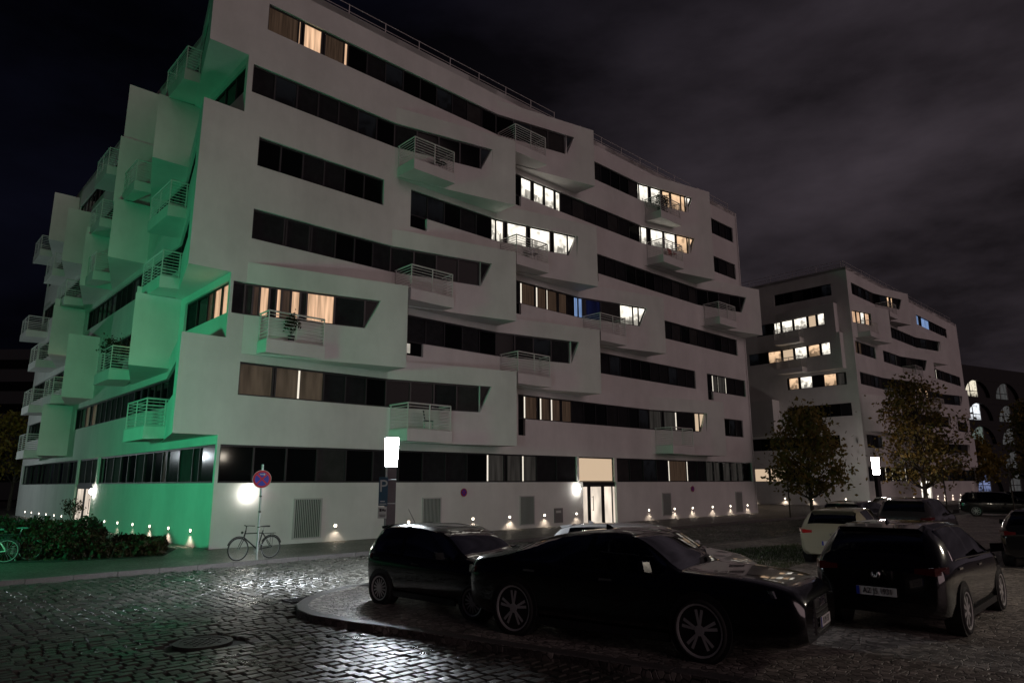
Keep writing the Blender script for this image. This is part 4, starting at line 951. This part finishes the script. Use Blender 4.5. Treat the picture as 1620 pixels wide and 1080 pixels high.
PROF = {
 'fastback': dict(L=5.12, W=1.91, top=[(0, .84), (.05, .96), (.22, 1.02), (.55, 1.09), (1.2, 1.27), (1.9, 1.39), (2.45, 1.425), (2.85, 1.38), (3.25, 1.20), (3.62, 1.00), (4.1, .98), (4.65, .93), (4.95, .865), (5.07, .80), (5.12, .72)], belt=[(0, .80), (.3, .95), (1.2, .99), (2.5, .955), (3.6, .93), (4.5, .885), (4.95, .82), (5.12, .68)],
    hw=[(0, .74), (.12, .86), (.5, .93), (1.2, .955), (3.6, .955), (4.4, .945), (4.8, .92), (5.02, .87), (5.12, .80)], rw=[(0, .66), (.5, .60), (1.5, .60), (2.5, .62), (3.2, .66), (3.7, .74), (4.4, .74), (5.12, .55)], wheels=(1.0, 3.87), r=.355, rim=.30, side=(.95, 3.40), split=(2.25,), ws=(2.80, 3.60), rw_=(.42, 1.75), tail=.80),
 'small': dict(L=3.54, W=1.65, top=[(0, .84), (.03, 1.0), (.10, 1.16), (.28, 1.40), (.6, 1.465), (1.2, 1.485), (1.75, 1.45), (2.1, 1.35), (2.72, 1.0), (3.1, .92), (3.38, .82), (3.50, .72), (3.54, .58)], belt=[(0, .80), (.1, .93), (.5, .96), (1.4, .93), (2.6, .90), (3.2, .80), (3.54, .48)],
    hw=[(0, .66), (.1, .77), (.5, .82), (1.2, .825), (2.6, .825), (3.2, .76), (3.54, .52)], rw=[(0, .56), (.3, .58), (1.2, .60), (2.1, .62), (2.75, .66), (3.54, .42)], wheels=(.56, 2.98), r=.29, rim=.225, side=(.36, 2.50), split=(1.12,), ws=(2.02, 2.74), rw_=(.05, .26), tail=.85),
 'hatch': dict(L=4.25, W=1.80, top=[(0, .86), (.03, .98), (.12, 1.12), (.42, 1.40), (.75, 1.465), (1.4, 1.485), (2.1, 1.46), (2.5, 1.37), (3.15, 1.02), (3.6, .95), (4.0, .86), (4.18, .76), (4.25, .60)], belt=[(0, .82), (.15, .95), (.8, 1.0), (2.0, .965), (3.1, .93), (3.8, .83), (4.25, .5)],
    hw=[(0, .74), (.1, .84), (.5, .89), (1.2, .90), (3.1, .90), (3.8, .85), (4.25, .6)], rw=[(0, .62), (.4, .62), (1.4, .62), (2.5, .64), (3.2, .70), (4.25, .48)], wheels=(.80, 3.42), r=.32, rim=.25, side=(.62, 3.02), split=(1.62,), ws=(2.40, 3.17), rw_=(.10, .42), tail=.88),
 'estate': dict(L=4.6, W=1.82, top=[(0, .86), (.03, 1.0), (.12, 1.15), (.45, 1.46), (.8, 1.53), (1.6, 1.56), (2.4, 1.52), (2.8, 1.42), (3.45, 1.06), (3.9, .98), (4.35, .86), (4.53, .70), (4.6, .52)], belt=[(0, .82), (.15, .97), (.8, 1.0), (2.2, .98), (3.4, .95), (4.1, .85), (4.6, .5)],
    hw=[(0, .76), (.1, .85), (.5, .90), (1.2, .91), (3.4, .91), (4.1, .86), (4.6, .6)], rw=[(0, .64), (.4, .64), (1.4, .65), (2.8, .66), (3.5, .72), (4.6, .5)], wheels=(.85, 3.65), r=.33, rim=.255, side=(.5, 3.3), split=(1.15, 2.1), ws=(2.70, 3.47), rw_=(.12, .42), tail=.9),
}
def car(name, label, kind, pos, heading, M_body, scale=1.06, wheels='five', detail=True, plate=None, front_plate=None, chrome_trim=False, rings=False, badge=False, z=0.0, antenna=False, interior=True, red=None):
    """pos = ground point under the middle of the rear end; heading = driving direction"""
    p = PROF[kind]; hd = Vector((*heading, 0)).normalized(); rz = math.atan2(hd.y, hd.x)
    t = thing(name, label, 'car', (pos[0], pos[1], z), rz); t.scale = scale if isinstance(scale, tuple) else (scale,) * 3; scale = t.scale[0]
    top, belt, hw, rwf = pchip(p['top']), pchip(p['belt']), pchip(p['hw']), pchip(p['rw']); L = p['L']; z0f = pchip([(0, .34), (.3, .24), (.8, .19), (L - .8, .19), (L - .3, .22), (L, .30)])
    def sec(x):
        h, b, r_, tp, z0 = hw(x), belt(x), rwf(x), top(x), z0f(x); tp = max(tp, b + .012); g_ = tp - b; gf = min(1, g_ / .35)
        rr = r_ * gf + (h * .86) * (1 - gf)
        e = min(.055, g_ * .3)
        bl = (b - z0)
        return [(0, z0), (h * .86, z0), (h * .95, z0 + .05), (h * .985, z0 + bl * .30), (h * .992, z0 + bl * .52), (h, z0 + bl * .72), (h * .985, b - .07), (h * .955, b), (h * .955 * .5 + rr * .5 + .025 * gf, b + g_ * .5), (rr + .008, tp - e), (rr * .93, tp - e * .45), (rr * .6, tp - e * .06), (0, tp)]
    NS = 13; IB, IT = 7, 9
    sx = set([0, L] + [L * i / 46 for i in range(47)] + [x for x, _ in p['top']] + [.015, L - .015])
    ga, gb = p['side']; ranges = []; cuts = [ga] + list(p['split']) + [gb]
    for i in range(len(cuts) - 1): ranges.append((cuts[i] + (.05 if i else 0), cuts[i + 1] - (.05 if i < len(cuts) - 2 else 0)))
    for a, b in ranges: sx |= {a, b}
    sx |= set(p['ws']) | set(p['rw_'])
    xs = pchop(sx, .006); S = [sec(x) for x in xs]
    def is_side(xm, k): return k in (7, 8) and any(a - .003 < xm < b + .003 for a, b in ranges)
    def is_screen(xm, k): return k in (10, 11) and (p['ws'][0] < xm < p['ws'][1] or p['rw_'][0] < xm < p['rw_'][1])
    body = MB(); sgl = {}; nst = len(xs)
    idx = lambda i, k, s: (i * NS + k) if s > 0 else (nst * NS + i * NS + k)
    for s in (1, -1):
        for i, x in enumerate(xs):
            for (yy, zz) in S[i]: body.v.append((x, s * yy, zz))
    gv = {}
    def gl_quad(key, q):
        m = gv.setdefault(key, MB()); m.quad(*q)
    for s in (1, -1):
        for i in range(nst - 1):
            xm = (xs[i] + xs[i + 1]) / 2
            for k in range(NS - 1):
                f = [idx(i, k, s), idx(i + 1, k, s), idx(i + 1, k + 1, s), idx(i, k + 1, s)]
                if s < 0: f.reverse()
                if is_side(xm, k):
                    ri = [j for j, (a, b) in enumerate(ranges) if a - .003 < xm < b + .003][0]; gl_quad(('side_window', s, ri), [body.v[q] for q in f]); continue
                if is_screen(xm, k):
                    gl_quad(('windscreen' if xm > L / 2 else 'rear_window', 0, 0), [body.v[q] for q in f]); continue
                body.f.append(tuple(f))
    for i in (0, nst - 1):
        ring = [idx(i, k, 1) for k in range(NS)] + [idx(i, k, -1) for k in range(NS - 2, 0, -1)]
        body.f.append(tuple(ring if i == 0 else reversed(ring)))
    bme = bpy.data.meshes.new('body'); bme.from_pydata(body.v, [], body.f); bm = bmesh.new(); bm.from_mesh(bme); bmesh.ops.remove_doubles(bm, verts=bm.verts, dist=.0008); bm.to_mesh(bme); bm.free(); bme.materials.append(M_body); bme.polygons.foreach_set('use_smooth', [len(q.vertices) < 5 for q in bme.polygons]); bme.update()
    link('body', bme, t)
    for (nm, s, r_), m in gv.items():
        g_ = m.build(nm, M_cglass if kind == 'small' else M_tint, t, True); bm = bmesh.new(); bm.from_mesh(g_.data); bmesh.ops.remove_doubles(bm, verts=bm.verts, dist=.0008); bm.to_mesh(g_.data); bm.free()
    # wheels
    Wd = p['W'] / 2
    for x in p['wheels']:
        for s in (1, -1):
            r_, rim = p['r'], p['rim']; yo = s * (hw(x) - .075); ax_ = (0, s, 0)
            m = MB(); m.lathe([(.02, -.14), (r_ + .055, -.14), (r_ + .055, .080), (.02, .080)], (x, yo, r_ + .02), ax_, 28); m.build('wheel_arch', M_black, t)
            m = MB(); pr = [(rim, -.10), (r_ - .03, -.11), (r_, -.08), (r_, .075), (r_ - .03, .105), (rim, .098)]; m.lathe(pr, (x, yo, r_), ax_, 32); ty = m.build('wheel', M_rubber, t, True)
            m = MB(); m.lathe([(rim - .03, .03), (rim - .022, .094), (rim, .099), (rim + .004, .06)], (x, yo, r_), ax_, 32); m.disc((x, yo + s * .055, r_), ax_, .062, .035, 16)
            n_sp = {'five': 5, 'multi': 14, 'ten': 8}[wheels]; qm = Vector(ax_).to_track_quat('Z', 'Y')
            for i in range(n_sp):
                a = 2 * math.pi * i / n_sp + .3
                for da in ((-.17, .17) if wheels == 'five' else (0,)):
                    w0, w1 = (.013, .021) if wheels == 'five' else ((.012, .016) if wheels == 'multi' else (.02, .03))
                    c1 = Vector((math.cos(a + da * .6) * .05, math.sin(a + da * .6) * .05, 0)); c2 = Vector((math.cos(a + da) * (rim - .02), math.sin(a + da) * (rim - .02), 0)); dr = (c2 - c1).normalized(); nn = Vector((-dr.y, dr.x, 0))
                    q = [c1 - nn * w0, c1 + nn * w0, c2 + nn * w1, c2 - nn * w1]; cc = Vector((x, yo, r_))
                    m.hexa([cc + qm @ (v + Vector((0, 0, .045))) for v in q] + [cc + qm @ (v + Vector((0, 0, .088 if j < 2 else .078))) for j, v in enumerate(q)])
            m.build('rim', M_alloy, ty)
            m = MB(); m.disc((x, yo + s * .0, r_), ax_, rim - .03, .03, 24); m.build('brake_disc', M_post, ty)
    # lamps, mirrors, handles, plates
    zt = p['tail']
    for s in (1, -1):
        xr = .02
        m = MB(); y0, ym, y1 = s * hw(0) * .68, s * (hw(0) + .012), s * (hw(.20) + .012); za, zb_ = zt - .05, zt + .055
        m.hexa([(-.022, y0, za + .02), (-.022, ym, za), (.03, ym, za), (.03, y0, za + .02), (-.022, y0, zb_ - .02), (-.018, ym, zb_), (.03, ym, zb_), (.03, y0, zb_ - .02)])
        m.hexa([(-.022, ym, za), (.20, y1, za + .03), (.20, y1 * .93, za + .03), (.03, ym * .9, za), (-.018, ym, zb_), (.22, y1, zb_ + .01), (.22, y1 * .93, zb_ + .01), (.03, ym * .9, zb_)]); m.build('tail_light', red or M_red, t)
        xf = L; zf = belt(L - .25) + .0; m = MB(); ya, yb = s * hw(L - .06) * .62, s * (hw(L - .30) + .006)
        m.hexa([(L - .10, ya, zf - .10), (L - .30, yb, zf - .06), (L - .40, yb * .97, zf - .06), (L - .2, ya, zf - .1), (L - .14, ya, zf - .01), (L - .34, yb * .99, zf + .015), (L - .44, yb * .95, zf + .015), (L - .24, ya, zf - .01)]); m.build('headlight', M_lens, t)
        xm = p['side'][1] - .22; m = MB(); yb = s * (hw(xm) * .955); m.bar((xm + .02, yb, belt(xm) + .03), (xm + .05, yb + s * .10, belt(xm) + .06), .022)
        m.hexa([(xm - .02, yb + s * .07, belt(xm) + .02), (xm + .10, yb + s * .08, belt(xm) + .02), (xm + .07, yb + s * .26, belt(xm) + .05), (xm - .02, yb + s * .26, belt(xm) + .05), (xm - .02, yb + s * .07, belt(xm) + .16), (xm + .06, yb + s * .08, belt(xm) + .15), (xm + .04, yb + s * .25, belt(xm) + .16), (xm - .02, yb + s * .25, belt(xm) + .17)]); m.build('side_mirror', M_body, t)
        for xh in [(a + b) / 2 - .3 for a, b in ranges]:
            m = MB(); m.box((xh, s * (hw(xh) * .99), belt(xh) - .12), (.20, .03, .028)); m.build('door_handle', M_chrome if chrome_trim or rings else M_body, t)
        m = MB(); m.hexa([(.75 * p['wheels'][0] + .5, s * (hw(1.5) * .93), .17), (p['wheels'][1] - .42, s * (hw(2.5) * .93), .17), (p['wheels'][1] - .42, s * (hw(2.5) * .99), .19), (.75 * p['wheels'][0] + .5, s * (hw(1.5) * .99), .19), (.75 * p['wheels'][0] + .5, s * (hw(1.5) * .93), .27), (p['wheels'][1] - .42, s * (hw(2.5) * .93), .27), (p['wheels'][1] - .42, s * (hw(2.5) * .99), .28), (.75 * p['wheels'][0] + .5, s * (hw(1.5) * .99), .28)]); m.build('sill', M_black, t)
    m = MB(); m.hexa([(-.03, -.60, .30), (.1, -.60, .30), (.1, .60, .30), (-.03, .60, .30), (-.03, -.62, .47), (.1, -.62, .47), (.1, .62, .47), (-.03, .62, .47)]); m.build('rear_bumper', M_body, t)
    gz = belt(L - .1); m = MB(); m.hexa([(L - .1, -.42, .34), (L + .015, -.36, .34), (L + .015, .36, .34), (L - .1, .42, .34), (L - .1, -.44, gz - .03), (L + .006, -.34, gz - .06), (L + .006, .34, gz - .06), (L - .1, .44, gz - .03)]); grl = m.build('grille', M_black, t)
    if rings:
        m = MB()
        for i in range(6): m.box((L + .02, 0, .37 + i * .052), (.012, .70, .010))
        m.build('grille_bars', M_chrome, grl)
        for i in range(4): m = MB(); m.torus((L + .028, -.105 + i * .07, gz - .10), (1, 0, 0), .046, .007, 20, 6); m.build('ring', M_chrome, grl)
    def mk_plate(x, z, txt, side):
        m = MB(); m.box((x, 0, z), (.012, .52, .112)); pl = m.build('number_plate', M_plate, t)
        m = MB(); m.box((x + side * .007, side * -.238, z), (.004, .042, .11)); m.build('blue_band', M_eu, pl)
        if txt:
            Mt = Matrix.Translation((x + side * .008, side * .02, z)) @ Matrix.Rotation(R(90 * side), 4, 'Z') @ Matrix.Rotation(R(90), 4, 'X'); Mt = Mt @ Matrix.Diagonal((.80, 1.0, 1, 1))
            text_mesh('plate_text', txt, .105, M_black, pl, Mt, .001)
    mk_plate(-.038, .58 if kind != 'fastback' else .50, plate, -1)
    mk_plate(L + .040, .47, front_plate, 1)
    if badge:
        m = MB(); m.torus((-.022, 0, .80), (1, 0, 0), .055, .009, 20, 6); m.path([(-.024, -.035, .83), (-.024, -.012, .765), (-.024, 0, .80), (-.024, .012, .765), (-.024, .035, .83)], .006); m.build('emblem', M_chrome, t)
    m = MB(); m.hexa([(p['rw_'][1] - .02, -.56, top(p['rw_'][1]) - .02), (p['rw_'][1] + .2, -.56, top(p['rw_'][1] + .2) - .01), (p['rw_'][1] + .2, .56, top(p['rw_'][1] + .2) - .01), (p['rw_'][1] - .02, .56, top(p['rw_'][1]) - .02), (p['rw_'][1] - .10, -.52, top(p['rw_'][1]) + .025), (p['rw_'][1] + .2, -.52, top(p['rw_'][1] + .2) + .012), (p['rw_'][1] + .2, .52, top(p['rw_'][1] + .2) + .012), (p['rw_'][1] - .10, .52, top(p['rw_'][1]) + .025)])
    if kind != 'fastback': m.build('roof_spoiler', M_body, t)
    if chrome_trim:
        for s in (1, -1):
            pts = []
            for x in [ga + (gb - ga) * i / 20 for i in range(21)]: c_ = sec(x)[IT]; pts.append((x, s * (c_[0] + .012), c_[1] - .004))
            lo = [(x, s * (sec(x)[IB][0] + .010), sec(x)[IB][1] + .004) for x in [ga + (gb - ga) * i / 12 for i in range(13)]]
            m = MB(); m.path(lo[:1] + pts, .011, 5); m.path(lo, .011, 5); m.build('chrome_trim', M_chrome, t)
    if antenna:
        m = MB(); xa = .55; m.bar((xa, 0, top(xa)), (xa - .22, 0, top(xa) + .28), .006, .004); m.build('antenna', M_black, t)
    else:
        m = MB(); xa = p['rw_'][1] + .35; m.hexa([(xa, -.02, top(xa) - .01), (xa + .16, -.02, top(xa) - .01), (xa + .16, .02, top(xa) - .01), (xa, .02, top(xa) - .01), (xa, -.008, top(xa) + .06), (xa + .05, -.008, top(xa) + .05), (xa + .05, .008, top(xa) + .05), (xa, .008, top(xa) + .06)]); m.build('fin_antenna', M_body, t)
    if interior:
        M_seat = mat('dark_seat', (.02, .02, .02), .8)
        for (x, y) in ((p['ws'][0] - .55, .36), (p['ws'][0] - .55, -.36), (p['ws'][0] - 1.35, .38), (p['ws'][0] - 1.35, -.38)):
            m = MB(); m.box((x + .25, y, .42), (.5, .48, .18)); m.hexa([(x - .06, y - .22, .45), (x + .08, y - .22, .45), (x + .08, y + .22, .45), (x - .06, y + .22, .45), (x - .20, y - .19, 1.02), (x - .10, y - .19, 1.02), (x - .10, y + .19, 1.02), (x - .20, y + .19, 1.02)])
            st_ = m.build('seat', M_seat, t)
            m = MB(); m.hexa([(x - .24, y - .11, 1.06), (x - .15, y - .11, 1.06), (x - .15, y + .11, 1.06), (x - .24, y + .11, 1.06), (x - .24, y - .10, 1.21), (x - .16, y - .10, 1.21), (x - .16, y + .10, 1.21), (x - .24, y + .10, 1.21)]); m.build('headrest', M_seat, st_)
        m = MB(); xs_ = p['ws'][1] - .62; m.torus((xs_, .36, .90), (.9, 0, .35), .17, .014, 20, 6); m.build('steering_wheel', M_black, t)
        m = MB(); m.box((p['ws'][1] - .22, 0, .80), (.4, 1.25, .20)); m.build('dashboard', M_black, t)
    return t
M_blk = paint('black_car_paint', (.004, .004, .0045), .20, 0.0)
M_blk2 = paint('dark_plum_paint', (.004, .0035, .004), .14, 0.0)
M_silver = paint('beige_metallic_paint', (.46, .44, .31), .35, .25)
M_wht = paint('white_car_paint', (.72, .72, .72), .3, 0)
M_gry = paint('grey_metallic_paint', (.05, .045, .048), .3, .4)
dA = Vector((.852, -.523)); 
def rear_from_right_wheel(wx, wy, hd, kind, sc):
    p = PROF[kind]; h = Vector(hd).normalized(); rgt = Vector((h.y, -h.x)); hwid = (pchip(p['hw'])(p['wheels'][0]) - .02) * sc
    q = Vector((wx, wy)) - h * p['wheels'][0] * sc - rgt * hwid; return (q.x, q.y)
hA = (.815, -.58)
car('parked_car', 'black fastback saloon with multi-bar grille, in the foreground', 'fastback', rear_from_right_wheel(0.02, 10.86, hA, 'fastback', 1.0), hA, M_blk, (1.0, 1.0, 1.075), 'five', front_plate='B LM 737', rings=True)
hU = (.74, -.67)
car('parked_car', 'small black hatchback parked under the lit street lamp', 'small', rear_from_right_wheel(-2.50, 13.62, hU, 'small', 1.02), hU, M_blk, (1.02, 1.02, .975), 'multi', antenna=True)
hG = (.69, .725)
car('parked_car', 'dark hatchback with chrome window trim, seen from behind at right', 'hatch', (5.42, 10.75), hG, M_blk2, 1.06, 'ten', plate='AZ JS 1931', chrome_trim=True, badge=True)
car('parked_car', 'white car mostly hidden behind the black saloon, only its roof showing', 'hatch', (0.95, 15.0), (.852, -.523), M_wht, .95, 'ten')
car('parked_car', 'beige hatchback seen from behind with red tail lights', 'hatch', (8.62, 19.2), (.60, .80), M_silver, 1.0, 'ten', plate='B JV 2089', badge=True, red=M_redb)
def simple(px, py, Y, hd, kind, m_, label, sc=1.0):
    b = at(px, py, Y); car('parked_car', label, kind, (b.x, b.y), hd, m_, sc, 'ten', interior=False)
simple(1330, 850, 25.5, (.70, .71), 'estate', M_gry, 'dark estate car behind the beige hatchback', .97)
simple(1405, 838, 35.0, (-.20, -.98), 'hatch', M_wht, 'white car facing the lamp light, behind the dark estate')
simple(1432, 850, 24.5, (.66, .75), 'estate', M_gry, 'grey estate car behind the dark hatchback at right', 1.05)
simple(1520, 815, 47, (.85, -.5), 'estate', M_blk, 'black car under the trees near the arched office')
simple(1585, 815, 50, (.85, -.5), 'estate', M_blk, 'black car furthest right under the trees')
simple(1655, 905, 18.0, (.65, .76), 'hatch', M_blk, 'dark car cut off by the right edge', 1.0)
